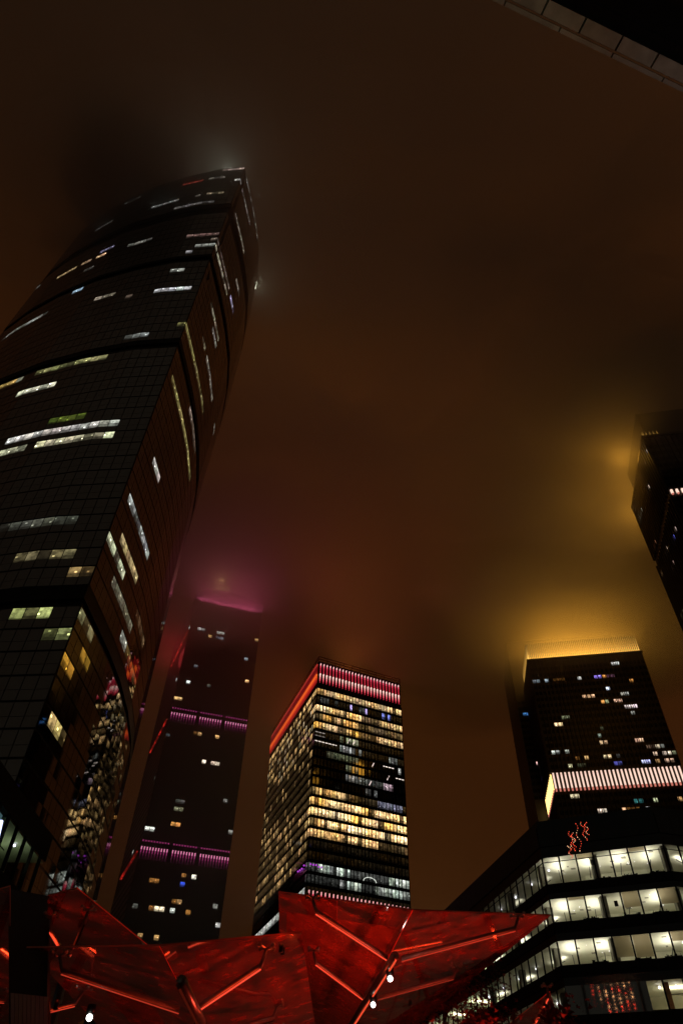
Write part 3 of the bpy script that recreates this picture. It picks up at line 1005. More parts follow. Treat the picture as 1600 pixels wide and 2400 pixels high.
# ------------------------------------------------------------------ gold crowned twins at the right
def gold_tower(origin, dF, dL, wF, wL, crown_z, band, label, litfn, wing=None, face_extra=None, glow=1.0, finl=18, fink=1., cap=0, lampoff=10., bandl=18, nfin=60, bandn=32, side_cols=(1.0, .75, .2)):
    A = origin
    B = A + dF * wF
    Lc = A + dL * wL
    nF = Vector((dF.y, -dF.x)); nL = Vector((-dL.y, dL.x))
    T = [tuple(A), tuple(B), tuple(B + dL * wL), tuple(Lc)]
    c = (A + B + Lc + B + dL * wL) / 4 if False else (A + B + Lc + (B + dL * wL)) / 4
    root = empty('residential_tower', (c.x, c.y, 0), label, 'skyscraper')
    mb = MB(); mb.prism(T, 0, crown_z - 1); mb.build('facade_wall', M['bronze'], root)
    mb = MB(); ins = 1.0
    mb.prism([tuple(A - dF * .6 - dL * .6), tuple(B + dF * .6 - dL * .6), tuple(B + dF * .6 + dL * (wL + .6)), tuple(Lc - dF * .6 + dL * .6)], crown_z - 1, crown_z)
    mb.build('cornice', M['bronze'], root)
    if cap:
      mb = MB(); mb.prism([tuple(A + dF * 2.2 + dL * 2.2), tuple(B - dF * 2.2 + dL * 2.2), tuple(B - dF * 2.2 + dL * (wL - 2)), tuple(Lc + dF * 2.2 - dL * 2)], crown_z, crown_z + cap)
      mb.build('crown', M['groove'], root)
    if wing:
        mb = MB(); mb.prism([tuple(p) for p in wing], 0, crown_z + 32); mb.build('side_wing', M['bronze'], root)
    floors = []
    z = 6.
    while z < crown_z - 6:
        if not (band and band[0] - 2.6 < z < band[1] + .3):
            floors.append((z, z + 1.75))
        z += 3.3
    window_bands(root, T, floors, 1.9, M['pane_hotel'], None, off=.1, gap=.3, hots=litfn)
    if wing:
        window_bands(root, [tuple(p) for p in wing], floors, 1.9, M['pane_hotel'], None, off=.1, gap=.3, hots=[h for h in litfn if h[2] < 1266])
    # slim bronze ribs down the whole facade
    mb = MB()
    for (a, b, nn, dd) in ((A, B, nF, dF), (A, Lc, nL, dL)):
        k = int((b - a).length / 1.75)
        for i in range(k + 1):
            c = a.lerp(b, i / k)
            z0s = [(0, crown_z - 1)] if not band else [(0, band[0] - .3), (band[1] + .3, crown_z - 1)]
            for (za, zb) in z0s:
                mb.box((c.x + nn.x * .35, c.y + nn.y * .35, (za + zb) / 2), (dd.x * .11, dd.y * .11, 0), (nn.x * .3, nn.y * .3, 0), (0, 0, (zb - za) / 2))
    mb.build('rib', M['bronze'], root)
    # glowing gold fins of the crown
    for (a, b, nn, dd, k) in ((A, B, nF, dF, nfin), (A, Lc, nL, dL, finl)):
        for i in range(k if not cap else 5):
            c = a.lerp(b, (i + .5) / k) - nn * .9
            cols = [mul((1.0, .53, .10), t * fink) for t in (1.9, 1.2, .75, .5, .32, .2)]
            fin(root, c, crown_z + .1, crown_z + (9.5 if not cap else 3), nn, dd, .22, .5, cols)
    if band:
        for (a, b, nn, dd, k, col, wd) in ((A, B, nF, dF, bandn, (1.15, .78, .62), .62), (A, Lc, nL, dL, min(bandl, 11), (2.3, 1.5, .45), .12)):
            for i in range(k):
                c = a.lerp(b, (i + .4) / k)
                cc = [mul((1, .3, .22), .6)] + [col] * 5 + [mul(col, .9)]
                fin(root, c, band[0], band[1], nn, dd, wd, .6, cc, 'white_fin')
    m = A.lerp(B, .5)
    light('crown_floodlight', 'AREA', (m.x - nF.x * lampoff, m.y - nF.y * lampoff, crown_z + 2), (1, .45, .045), 21000 * glow, root, wF * .8, 8, aim=(0, 0, 1))
    if cap:
        m = Lc + dL * 8 + dF * 4
        light('crown_floodlight', 'POINT', (m.x, m.y, crown_z + 6), (1, .45, .045), 9500, root, radius=4)
        m = A.lerp(Lc, .35) + nL * 5
        light('crown_floodlight', 'POINT', (m.x, m.y, crown_z + 3), (1, .45, .045), 2600, root, radius=3)
    return root, A, B, Lc, nF, nL


dF4 = V2(.981, -.195).normalized(); dL4 = V2(.147, .989).normalized()
zz_ = lambda x, y: (1150 + x / 3.484, 1450 + y / 3.484)
hot4 = []
for (x, y, wd, col, k) in [(1015, 375, 60, WHITE, .9), (372, 498, 62, COOL, .35), (456, 486, 66, COOL, .55), (560, 500, 90, AMBER, .06), (738, 502, 44, WHITE, .9), (866, 480, 52, (.35, .25, 1.), .9), (928, 460, 12, AMBER, .4), (980, 465, 50, (.3, .12, .2), .2), (1148, 515, 44, AMBER, .6),
                           (955, 575, 48, COOL, 1.1), (795, 632, 75, (1, .55, .3), .7), (1100, 622, 78, (.8, .8, .7), .45), (906, 680, 30, AMBER, .9), (945, 665, 36, GREENISH, .35), (1045, 674, 60, (1, .6, .4), .6), (1145, 720, 95, (1, .85, .85), .9), (1140, 765, 30, WHITE, .4),
                           (300, 800, 75, (.1, .35, .9), .5), (615, 798, 62, GREENISH, .35), (549, 856, 44, (1, .7, .35), 1.1), (888, 890, 30, GREENISH, .06), (885, 950, 42, (.6, .75, .6), .25), (905, 1008, 85, (1, .65, .35), .7), (1225, 988, 75, (1, .6, .38), .7), (1352, 1036, 34, (1, .75, .55), .8), (1300, 1040, 50, (.5, .3, .2), .15),
                           (516, 1075, 26, WHITE, .6), (614, 1072, 22, WHITE, .6), (558, 1072, 8, WHITE, .5), (783, 1124, 36, WARM, .6), (705, 1124, 50, AMBER, .07), (935, 1118, 85, (1, .72, .42), .8), (1045, 1125, 60, WHITE, .04), (1349, 1100, 38, (1, .75, .5), 1.), (1440, 1085, 70, (1, .8, .6), .7), (1390, 1040, 60, WHITE, .2), (1497, 1075, 26, GREENISH, .2),
                           (632, 1190, 48, (1, .85, .5), .6), (1050, 1168, 84, (.2, .22, .9), .4), (1280, 1162, 82, (.6, .6, 1.), 1.), (1370, 1158, 40, WARM, .3), (1460, 1152, 100, (1, .66, .42), .8), (375, 1188, 42, (1, .6, .6), .7), (390, 1240, 60, GREENISH, .08), (395, 1288, 70, (.3, .2, .9), .6), (740, 1235, 90, GREENISH, .06),
                           (680, 1442, 20, (1, .8, .5), .7), (718, 1442, 26, (1, .8, .5), .8), (1205, 1478, 50, (.1, .5, .5), .5), (1360, 1470, 20, GREENISH, .8), (1540, 1465, 46, WARM, .5), (890, 1563, 84, (1, .78, .65), .8), (1082, 1556, 46, (1, .55, .3), .8), (1160, 1560, 90, AMBER, .1), (1285, 1530, 60, WHITE, .5), (1525, 1598, 34, WARM, .5), (1460, 1600, 60, AMBER, .06)]:
    X, Y = zz_(x, y); hw = wd / 3.484 / 2
    hot4.append((X - hw, Y + hw * .04, X + hw, Y - hw * .04, 2.6, mul(col, k)))





gold_tower(V2(94.6, 284.7), dF4, dL4, 53.5, 27.5, 197.6, (131.3, 139.3), 'gold crowned tower with a band of white light fins, right of the middle', hot4,
           wing=[V2(94.4, 315.5), V2(150, 304.5), V2(157, 345), V2(101, 356)])
zf = lambda x, y: (1400 + x / 3.92, 900 + y / 3.92)
hot5 = []
for (x, y, x2, y2, col, k) in [(395, 565, 400, 590, WHITE, 1.), (430, 680, 435, 740, WHITE, .2), (459, 925, 459, 945, (1, .7, .6), 1.), (415, 1165, 395, 1250, (.9, .9, .7), .8), (735, 1335, 740, 1350, (1, .8, .7), .9), (715, 1390, 718, 1400, (.2, .2, 1), .9),
                              (660, 1480, 645, 1540, (1, .7, .5), .45), (700, 1625, 708, 1645, (1, .6, .5), .8), (608, 1690, 598, 1740, (1, .65, .3), 1.), (778, 2100, 784, 2120, GREENISH, .8), (560, 1480, 565, 1490, (1, .4, .2), .4)]:
    a, b = zf(x, y), zf(x2, y2)
    hot5.append((*a, *b, 3.2, mul(col, k)))





gold_tower(V2(106, 146), dF4, V2(.21, .978).normalized(), 50, 34.5, 198, (167.2, 169.2), 'dark ribbed tower with a gold glow at its top, cut by the right edge', hot5, glow=.25, nfin=40, bandn=30, bandl=0, finl=40, fink=.5, cap=16)

# ------------------------------------------------------------------ lit office building at the lower right
A = V2(25.4, 86.2); B = V2(37.9, 80.6); dLf = V2(-.195, .981).normalized()
E_ = V2(62, 86); G_ = A + dLf * 92
POD = [tuple(A), tuple(B), tuple(E_), (70, 170), tuple(G_)]
root = empty('office_building', (40, 110, 0), 'low office building with bright lit storeys and black spandrels, at the lower right', 'office building')
LEV = [(29.65, 32.65), (25.7, 28.15), (21.55, 23.95), (17.2, 19.75), (12.9, 15.5), (8.5, 11.2), (4.2, 7.0)]
POc = ccw(POD)


def inset(poly, d):
    poly = ccw(poly)
    n = len(poly)
    out = []
    for i in range(n):
        p, a, b = Vector(poly[i]), Vector(poly[i - 1]), Vector(poly[(i + 1) % n])
        u, v = (p - a).normalized(), (b - p).normalized()
        nu, nv = V2(-u.y, u.x), V2(-v.y, v.x)
        m = (nu + nv).normalized()
        out.append(tuple(p + m * d / max(.3, m.dot(nu))))
    return out


slabs = [(LEV[0][1], 36.2)] + [(LEV[i + 1][1], LEV[i][0]) for i in range(len(LEV) - 1)] + [(0, LEV[-1][0])]
for i, (a, b) in enumerate(slabs):
    mb = MB(); mb.prism(POD, a, b, 0, 1, 2)
    s_ = mb.build('floor_slab', [M['blackgloss'], M['carpet'], M['ceiling']], root)
    # upper brown strip and lower black strip of every spandrel
    if 0 < i < 7:
        mb = MB(); hb = (b - a)
        for (p, q, fi, u) in subdivide(POc, 1.95):
            d = (q - p).normalized(); nn = Vector((d.y, -d.x)) * .12
            mb.face([(*(p + nn + d * .02), a + hb * .45), (*(q + nn - d * .02), a + hb * .45), (*(q + nn - d * .02), b - .02), (*(p + nn + d * .02), b - .02)])
        mb.build('spandrel_panel', M['pane_sp'] if 'pane_sp' in M else M['spandrel_big'], root)
mb = MB()
for (p, q, fi, u) in subdivide(POc, 1.95):
    d = (q - p).normalized(); nn = Vector((d.y, -d.x)) * .12
    mb.face([(*(p + nn + d * .02), 33.9), (*(q + nn - d * .02), 33.9), (*(q + nn - d * .02), 36.3), (*(p + nn + d * .02), 36.3)])
mb.build('roof_parapet', M['teal'], root)
mb = MB(); mb.prism(inset(POD, .15), 36.2, 37.0); mb.build('roof', M['teal'], root)
for i, (a, b) in enumerate(LEV):
    mb = MB(); mb.prism(inset(POD, 7.5), a + .01, b - .01); mb.build('core_wall', M['corewall'], root)
    # columns behind the glass
    mb = MB()
    for t in (.42, .99):
        c = A.lerp(B, t) + V2(.4, .9) * 1.0
        mb.prism([(c.x - .35, c.y - .35), (c.x + .35, c.y - .35), (c.x + .35, c.y + .35), (c.x - .35, c.y + .35)], a + .01, b - .01)
    for t in range(9):
        c = A + dLf * (3 + t * 9.8) + V2(1.2, .2)
        mb.prism([(c.x - .35, c.y - .5), (c.x + .35, c.y - .5), (c.x + .35, c.y + .5), (c.x - .35, c.y + .5)], a + .01, b - .01)
    mb.build('column', M['concrete'], root)
    # ribbon window: glass with its frame
    mb = MB(); fr = MB()
    for (p, q, fi, u) in subdivide(POc, 1.95):
        d = (q - p).normalized(); nn = Vector((d.y, -d.x)) * .06
        mb.face([(*(p + nn), a), (*(q + nn), a), (*(q + nn), b), (*(p + nn), b)])
        fr.bar((*(p + nn), a), (*(p + nn), b), .09, .16)
        if i == 0: fr.bar((*(p + nn), b - .55), (*(q + nn), b - .55), .08, .07)
        fr.bar((*(p + nn), a + .04), (*(q + nn), a + .04), .1, .08)
    wb = mb.build('window_band', M['glass'], root)
    sub(fr, 'window_frame', M['black'], wb, root)
dfB = (B - A).normalized(); inn = V2(-dfB.y, dfB.x)
# solid dark wall on the fourth storey and lower, left of the lit lobby
for i in (3, 4, 5, 6):
    a, b = LEV[i]
    e1 = A.lerp(B, .60 if i == 3 else 1)
    mb = MB()
    o_ = -inn * .16
    mb.prism([tuple(A + o_), tuple(e1 + o_), tuple(e1 - o_), tuple(A - o_)], a - .0, b + .0)
    mb.build('blank_wall', M['pane_big'], root)


def pendant(root, c, ang, ln, watt, col=(1, .955, .76)):
    mb = MB()
    d = V2(math.cos(ang), math.sin(ang)) * ln / 2
    mb.bar((c[0] - d.x, c[1] - d.y, c[2]), (c[0] + d.x, c[1] + d.y, c[2]), .09, .06)
    o = mb.build('pendant_light', M['darksteel'], root)
    l = light('pendant_light_tube', 'AREA', (c[0], c[1], c[2] + .06), col, watt, root, ln, .30, aim=(0, 0, 1))
    l.rotation_euler = (math.pi, 0, ang)
    return o


nang = math.atan2(inn.y, inn.x)
for i, (a, b) in enumerate(LEV[:3]):
    for t in ((.10, .36, .62, .86) if i == 0 else (.08, .33, .60, .84)):
        c = A.lerp(B, t) + inn * 2.7
        wt = random.uniform(42, 60)
        if i > 0 and .55 < t < .65: wt *= .5
        pendant(root, (c.x, c.y, b - 1.25), nang + .1, 3.8, wt * 1.25)
    for t in (.2, .7):
        c = B.lerp(E_, t) + V2(-.3, 1) * 3.4
        pendant(root, (c.x, c.y, b - .42), nang - .4, 3.0, 22)
for i, (a, b) in enumerate(LEV[:5]):
    # left wing: small round downlights near the glass and strips further on
    dn = MB()
    for t in range(5):
        c = A + dLf * (2.6 + t * 5.2 + i * 1.2) + V2(2.0, .6)
        dn.ball((c.x, c.y, b - .25), .13, 0, (3.0, 3.0, 3.2), 8)
    dn.build('downlight', M['lamp'], root)
    for t in range(3):
        c = A + dLf * (7 + t * 9) + V2(3.4, .6)
        pendant(root, (c.x, c.y, b - .42), math.atan2(dLf.y, dLf.x), 3, 8 if i < 1 else 26)
    for t in range(4):
        c = A + dLf * (30 + t * 9) + V2(2.6, .5)
        pendant(root, (c.x, c.y, b - .7), math.atan2(dLf.y, dLf.x) + 1.5, 3.4, 30 if i == 0 else 170, (1, 1, .62))
# lit lobby on the fourth storey
a, b = LEV[3]
for t in (.68, .80, .93):
    c = A.lerp(B, t) + inn * 1.6
    mb = MB(); mb.ball((c.x, c.y, b - .3), .13, 0, (4, 3.8, 3.6), 8); mb.build('globe_light', M['lamp'], root)
c = A.lerp(B, .86) + inn * 3.5
pendant(root, (c.x, c.y, b - .6), nang + 1.5, 4, 120, (1, .92, .62))
mb = MB()
c = A.lerp(B, .86) + inn * 2.2
for k in range(16):
    t0, t1 = 2 * math.pi * k / 16, 2 * math.pi * (k + 1) / 16
    mb.bar((c.x + .38 * math.cos(t0), c.y + .38 * math.sin(t0), a + 1.25), (c.x + .38 * math.cos(t1), c.y + .38 * math.sin(t1), a + 1.25), .09, .12)
mb.bar((c.x, c.y, a + 1.3), (c.x, c.y, b), .03, .03)
mb.build('ring_pendant', M['darksteel'], root)
mb = MB()
for t, wd in ((.735, .22), (.97, .3)):
    c = A.lerp(B, t) + inn * 1.2
    mb.box((c.x, c.y, (a + b) / 2), (*(dfB * wd), 0), (*(inn * .15), 0), (0, 0, (b - a) / 2 - .02))
mb.build('timber_post', pbr('timber', (.45, .22, .08), .5, 0, .3, 5), root)
# small fittings on the ceilings
for (i, n_d) in ((0, 13), (1, 9), (2, 9)):
    a, b = LEV[i]
    mb = MB(); m2 = MB()
    for k in range(n_d):
        c = A.lerp(B, random.uniform(.06, .95)) + inn * random.uniform(1., 6.)
        mb.ball((c.x, c.y, b - .03), .05, 0, mul((2.2, 2.2, 2.3), random.uniform(.3, 1.2)), 6)
    for k in range(10):
        c = A.lerp(B, random.uniform(.06, .95)) + inn * random.uniform(1., 6.)
        m2.box((c.x, c.y, b - .025), (*(dfB * random.uniform(.1, .3)), 0), (*(inn * random.uniform(.1, .3)), 0), (0, 0, .02))
    mb.build('downlight', M['lamp'], root); m2.build('ceiling_vent', M['concrete'], root)
# roller blinds, some half drawn
blind, n_, out_ = mat('brown_blind')
t1_ = n_.nodes.new('ShaderNodeBsdfTranslucent'); t1_.inputs[0].default_value = (.50, .42, .30, 1)
t2_ = n_.nodes.new('ShaderNodeBsdfDiffuse'); t2_.inputs[0].default_value = (.35, .30, .22, 1)
t3_ = n_.nodes.new('ShaderNodeMixShader'); t3_.inputs[0].default_value = .3
n_.links.new(t1_.outputs[0], t3_.inputs[1]); n_.links.new(t2_.outputs[0], t3_.inputs[2]); n_.links.new(t3_.outputs[0], out_.inputs[0])
for (i, j, hh) in ((0, 2, .18), (1, 4, .62), (1, 6, .62), (2, 3, .80), (2, 4, .86), (2, 6, .35), (0, 5, .12), (1, 1, .10)):
    a, b = LEV[i]
    p, q = A.lerp(B, (j + .06) / 7) + inn * .18, A.lerp(B, (j + .94) / 7) + inn * .18
    mb = MB(); mb.face([(*p, b - (b - a) * hh), (*q, b - (b - a) * hh), (*q, b), (*p, b)]); mb.build('roller_blind', blind, root)
# glowing bulb strings added in place of red reflections on the roof wall
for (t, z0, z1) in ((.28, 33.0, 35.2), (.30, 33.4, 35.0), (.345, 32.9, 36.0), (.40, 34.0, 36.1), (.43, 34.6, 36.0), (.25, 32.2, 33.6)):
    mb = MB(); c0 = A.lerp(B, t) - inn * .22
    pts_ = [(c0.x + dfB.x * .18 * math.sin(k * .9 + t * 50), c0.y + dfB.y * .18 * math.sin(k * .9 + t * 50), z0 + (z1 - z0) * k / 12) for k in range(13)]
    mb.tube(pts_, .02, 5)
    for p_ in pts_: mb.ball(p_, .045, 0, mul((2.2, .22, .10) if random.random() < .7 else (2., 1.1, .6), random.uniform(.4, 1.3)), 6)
    mb.build('reflected_light_string', M['lamp'], root)
# desks, screens and chairs along the sill
for i in (0, 1, 2):
    a, b = LEV[i]
    for t in ((.47, .68, .9) if i == 0 else (.30, .62, .84)):
        mb = MB()
        c = A.lerp(B, t) + inn * .75
        mb.box((c.x, c.y, a + .16), (*(dfB * .85), 0), (*(inn * .35), 0), (0, 0, .15))
        for k in range(5):
            cc = c + dfB * random.uniform(-.8, .8)
            h = random.uniform(.08, .26)
            mb.box((cc.x, cc.y, a + .3 + h / 2), (*(dfB * random.uniform(.04, .16)), 0), (*(inn * .05), 0), (0, 0, h / 2))
        for k in range(4):
            cc = c + dfB * random.uniform(-.9, .9)
            mb.bar((cc.x, cc.y, a + .25), (cc.x + random.uniform(-.1, .1), cc.y, a + random.uniform(.45, .62)), .04, .04)
        mb.build('desk', M['black'], root)
    c = A.lerp(B, .41 if i == 0 else .52) + inn * .6
    mb = MB(); mb.box((c.x, c.y, b - .9), (*(dfB * .2), 0), (*(inn * .06), 0), (0, 0, .28)); mb.build('wall_screen', M['black'], root)

# ------------------------------------------------------------------ street building with letters, far left
root = empty('corner_building', (-26, 48, 0), 'black building with a strip of green lit windows and two glowing letters, lower left', 'building')
X0 = -21.6
mb = MB(); mb.prism([(X0, 34), (X0, 55.6), (-36, 55.6), (-36, 34)], 0, 17.3); mb.prism([(X0, 34), (X0, 55.6), (-36, 55.6), (-36, 34)], 20.2, 22.0); mb.build('wall', M['black'], root)
mb = MB(); mb.prism([(X0 - 3, 34), (X0 - 3, 56), (-35, 56), (-35, 34)], 17.3, 20.2); mb.build('room_wall', pbr('green_room_wall', (.42, .46, .30), .8, 0, .1, 1), root)
mb = MB(); mb.box((X0 - 1.6, 51.4, 20.12), (1.5, 0, 0), (0, 4.1, 0), (0, 0, .06)); mb.build('ceiling', pbr('green_white_ceiling', (.55, .62, .42), .8, 0, .1, 1), root)
mb = MB(); mb.box((X0 - .5, 40.8, 18.75), (.03, 0, 0), (0, 6.2, 0), (0, 0, 1.4), lit=(.045, .095, .105)); mb.build('sign_panel', M['lamp'], root)
mb = MB(); gl = MB()
for k in range(12):
    y0 = 34 + k * 1.85
    mb.bar((X0, y0, 17.3), (X0, y0, 20.2), .16, .22)
    gl.face([(X0 - .02, y0, 17.3), (X0 - .02, y0 + 1.85, 17.3), (X0 - .02, y0 + 1.85, 20.2), (X0 - .02, y0, 20.2)])
mb.bar((X0, 34, 18.3), (X0, 48, 18.3), .05, .05)
wb = gl.build('window_band', M['glass'], root)
sub(mb, 'window_frame', M['black'], wb, root)
light('wall_washer', 'AREA', (X0 - 2.2, 51.4, 18.2), (.85, 1, .66), 30, root, 7, .3, aim=(0, 0, 1))
mb = MB(); mb.box((X0 - 2.2, 51.4, 18.1), (3.5, 0, 0), (0, .2, 0), (0, 0, .05)) if False else mb.box((X0 - 2.2, 51.4, 18.1), (.2, 0, 0), (0, 3.5, 0), (0, 0, .05)); mb.ball((X0 - 1, 51.6, 19.9), .1, 0, (3, 3, 4)); mb.build('light_trough', M['lamp'], root)


def letter(strokes, y, z, h):
    mb = MB()
    for st in strokes:
        for (a, b) in zip(st, st[1:]):
            mb.bar((X0 + .2, y + a[0] * h, z + a[1] * h), (X0 + .2, y + b[0] * h, z + b[1] * h), .13, .17, up=Vector((1, 0, 0)), lit=(1.6, 1.8, 3.0))
    return mb.build('letter', M['lamp'], root)


letter([[(0, 0), (.36, 1), (.72, 0)], [(.14, .36), (.58, .36)]], 45.2, 17.95, 1.35)
letter([[(.36 + .36 * math.cos(t), .5 + .5 * math.sin(t)) for t in [math.radians(50 + 26 * k) for k in range(11)]]], 43.3, 17.95, 1.35)

# ------------------------------------------------------------------ leaning black column in front of it
root = empty('leaning_column', P(66, 2400, 3.4), 'black leaning column with a slatted foot, at the lower left', 'column')
q = [P(20, 2083, 9.6), P(116, 2100, 9.4), P(109, 2395, 3.2), P(22, 2395, 3.2)]
# carry the sides straight down to the plaza
def down(a, b, z):
    t = (z - a.z) / (b.z - a.z)
    return a + (b - a) * t
q = [q[0], q[1], down(q[1], q[2], 0), down(q[0], q[3], 0)]
back = Vector((-.25, 1, 0)) * .8
mb = MB()
f8 = q + [p + back for p in q]
for idx in ((0, 3, 2, 1), (4, 5, 6, 7), (0, 1, 5, 4), (1, 2, 6, 5), (2, 3, 7, 6), (3, 0, 4, 7)):
    mb.face([f8[i] for i in idx])
mb.build('shaft', M['black'], root)
mb = MB()
for k in range(9):
    t = (k + .5) / 9
    a = q[0].lerp(q[1], t); b = q[3].lerp(q[2], t)
    n_ = (q[1] - q[0]).cross(q[3] - q[0]).normalized()
    if n_.y > 0: n_ = -n_
    mb.bar(a.lerp(b, .62) + n_ * .03, a.lerp(b, .98) + n_ * .03, .05, .05)
mb.build('slat', M['darksteel'], root)

# ------------------------------------------------------------------ red lit glass canopies
def thick(mb, poly, t=.03):
    n = (poly[1] - poly[0]).cross(poly[2] - poly[0]).normalized() * t
    mb.face(poly)
    up = [p + n for p in poly]
    mb.face(up[::-1])
    for i in range(len(poly)):
        j = (i + 1) % len(poly)
        mb.face([poly[i], up[i], up[j], poly[j]], 1)


def strip_lamp(root, a, b, watt, col=(1, .05, .012)):
    """the LED strip under an arm: it washes the glass above and the arm throws its shadow there"""
    x = (b - a).normalized()
    zax = (Vector((0, 0, -1)) - x * Vector((0, 0, -1)).dot(x)).normalized()
    y = zax.cross(x)
    c = (a + b) / 2 + zax * .13
    l = light('led_strip', 'AREA', c, col, watt, root, (b - a).length * .92, .05)
    l.rotation_euler = Matrix((x, y, zax)).transposed().to_euler()
    return l


def canopy(label, panels, beam, arms, spots, reds, posts, loc, bk=1., aw=1.):
    root = empty('glass_canopy', loc, label, 'canopy', 'folded glass canopies')
    for p in panels:
        mb = MB(); thick(mb, p)
        g_ = mb.build('glass_panel', [M['film'], M['edge']], root)
    if beam:
        mb = MB(); mb.tube([beam[0], beam[1]], .09, 10); o = mb.build('beam', M['steel'], root, True)
        mb = MB(); d = Vector((0, 0, -.11)); mb.bar(beam[0] + d, beam[1] + d, .03, .02, lit=mul((.9, .08, .03), bk)); sub(mb, 'light_strip', M['lamp'], o, root)
    for (a, b, k) in arms:
        mb = MB(); mb.tube([a, b, b + Vector((0, 0, .18)) + (b - a).normalized() * .1], [.05, .045, .03], 8); o = mb.build('arm', M['armsteel'], root, True)
        mb = MB(); d = Vector((0, 0, -.065)); mb.bar(a + d, b + d, .022, .016, lit=mul((1.2, .09, .04), min(1, k))); sub(mb, 'light_strip', M['lamp'], o, root)
        if k > .02: strip_lamp(root, a, b, 5.5 * k * aw)
        # four-armed clamp that holds the glass
        mb = MB()
        c = b + Vector((0, 0, .2)) + (b - a).normalized() * .1
        for s in range(4):
            t = math.radians(45 + 90 * s)
            e_ = c + Vector((math.cos(t), math.sin(t), .25)) * .17
            mb.bar(c, e_, .03, .03); mb.ball(e_, .045, 0, n=8)
        mb.build('glass_clamp', M['steel'], root)
    for c in spots:
        mb = MB(); mb.ball(c, .058, 0, (9, 8.5, 8), 12); bulb = mb.build('spotlight', M['lamp'], root, True); light('spotlight_beam', 'POINT', c + Vector((0, -.12, -.05)), (1, .95, .85), .8, root, radius=.06)
        mb = MB(); mb.tube([c + Vector((0, 0, .05)), c + Vector((0, 0, .2))], .085, 10); sub(mb, 'housing', M['darksteel'], bulb, root, True)
    for (c, wt) in reds:
        light('red_fill_light', 'POINT', c, (1, .055, .012), wt, root, radius=.05)  # mostly added fill that reddens the glass, not a known fixture
        mb = MB(); mb.tube([c + Vector((0, 0, -.20)), c + Vector((0, 0, -.08))], .04, 8); mb.build('fill_light_housing', M['darksteel'], root, True)  # housing made up for the fill point
    for (a, b) in posts:
        mb = MB(); mb.tube([a, b], [.16, .12], 12); mb.build('post', M['darksteel'], root, True)
    return root


M['edge'] = pbr('lit_glass_edge', (.95, .25, .15), .5, 0, .1, 3)  # light caught along the edges put into the base colour
M['armsteel'] = pbr('dull_steel', (.16, .16, .155), .5, .6, .15, 6)
k_ = P(375, 2213, 4.75); k2 = P(505, 2470, 4.55)
canopy('red lit glass canopy with a valley fold, in front at the bottom left',
       [[P(64, 2218, 5.2), P(296, 2470, 5.1), k2, k_], [k_, k2, P(748, 2470, 5.35), P(706, 2183, 5.3)]],
       (P(425, 2300, 4.15), P(492, 2440, 4.1)),
       [(P(421, 2366, 4.25), P(146, 2274, 4.7), .35), (P(452, 2370, 4.25), P(612, 2262, 4.75), 1.2), (P(100, 2369, 4.5), P(178, 2350, 4.65), .5), (P(480, 2430, 4.2), P(640, 2385, 4.8), .015)],
       [P(210, 2385, 4.2)],
       [(P(725, 2455, 4.1), 17), (P(400, 2420, 3.6), 3), (P(664, 2208, 5.08), 1.6), (P(660, 2200, 4.95), 2.2), (P(140, 2330, 4.), 2)],
       [(FT(492, 2440, 5.0), P(470, 2400, 4.1))], FT(492, 2440, 5.0), .06, .8)
k_ = P(966, 2130, 6.3); k2 = P(795, 2470, 6.0)
canopy('higher red lit glass canopy pointing right, over the middle at the bottom',
       [[P(654, 2088, 6.9), P(660, 2470, 6.8), k2, k_], [k_, k2, P(900, 2460, 6.9), P(1288, 2143, 7.0)]],
       (P(925, 2240, 5.6), P(812, 2420, 5.5)),
       [(P(905, 2243, 5.75), P(740, 2135, 6.3), 1.1), (P(940, 2246, 5.75), P(1206, 2175, 6.3), .4), (P(850, 2337, 5.75), P(740, 2255, 6.2), 1.1), (P(885, 2337, 5.75), P(1062, 2289, 6.2), .25)],
       [P(914, 2294, 5.35), P(874, 2355, 5.3)],
       [(P(700, 2180, 6.1), 3), (P(960, 2330, 4.9), 4)],
       [(FT(812, 2420, 5.0), P(812, 2420, 5.5))], FT(812, 2420, 5.0))
canopy('small dim red glass canopy behind the leaning column',
       [[P(112, 2100, 6.9), P(180, 2082, 6.9), P(400, 2260, 6.5), P(118, 2440, 6.4)]],
       None, [(P(144, 2222, 6.1), P(118, 2178, 6.4), 1.1), (P(150, 2275, 6.1), P(200, 2160, 6.3), .0)],
       [], [(P(180, 2250, 5.6), 2)], [(FT(150, 2290, 5.0), P(150, 2290, 6.1))], FT(150, 2290, 5.0))
canopy('sliver of red glass canopy at the left edge',
       [[P(-120, 2120, 6.2), P(24, 2078, 6.2), P(24, 2440, 6.0), P(-160, 2440, 6.0)]],
       None, [(P(-40, 2340, 5.6), P(12, 2345, 5.7), .4)],
       [], [(P(-20, 2300, 5.2), 1.2)], [(FT(-60, 2340, 5.6), P(-60, 2340, 5.6))], FT(-60, 2340, 5.0))
canopy('far red lit arm of a glass canopy among the red leaves at the lower right',
       [[P(1120, 2460, 6.6), P(1288, 2325, 6.9), P(1330, 2460, 6.6)]],
       None, [(P(1245, 2410, 6.1), P(1283, 2335, 6.4), 1.)],
       [], [(P(1230, 2440, 5.6), 4)], [(FT(1240, 2440, 5.0), P(1240, 2440, 6.1))], FT(1240, 2440, 5.0))


# ------------------------------------------------------------------ trees lit red
leafm = [pbr('red_leaf', (.20, .035, .02), .6, 0, .4, 2), pbr('dark_red_leaf', (.11, .03, .015), .6, 0, .4, 2)]


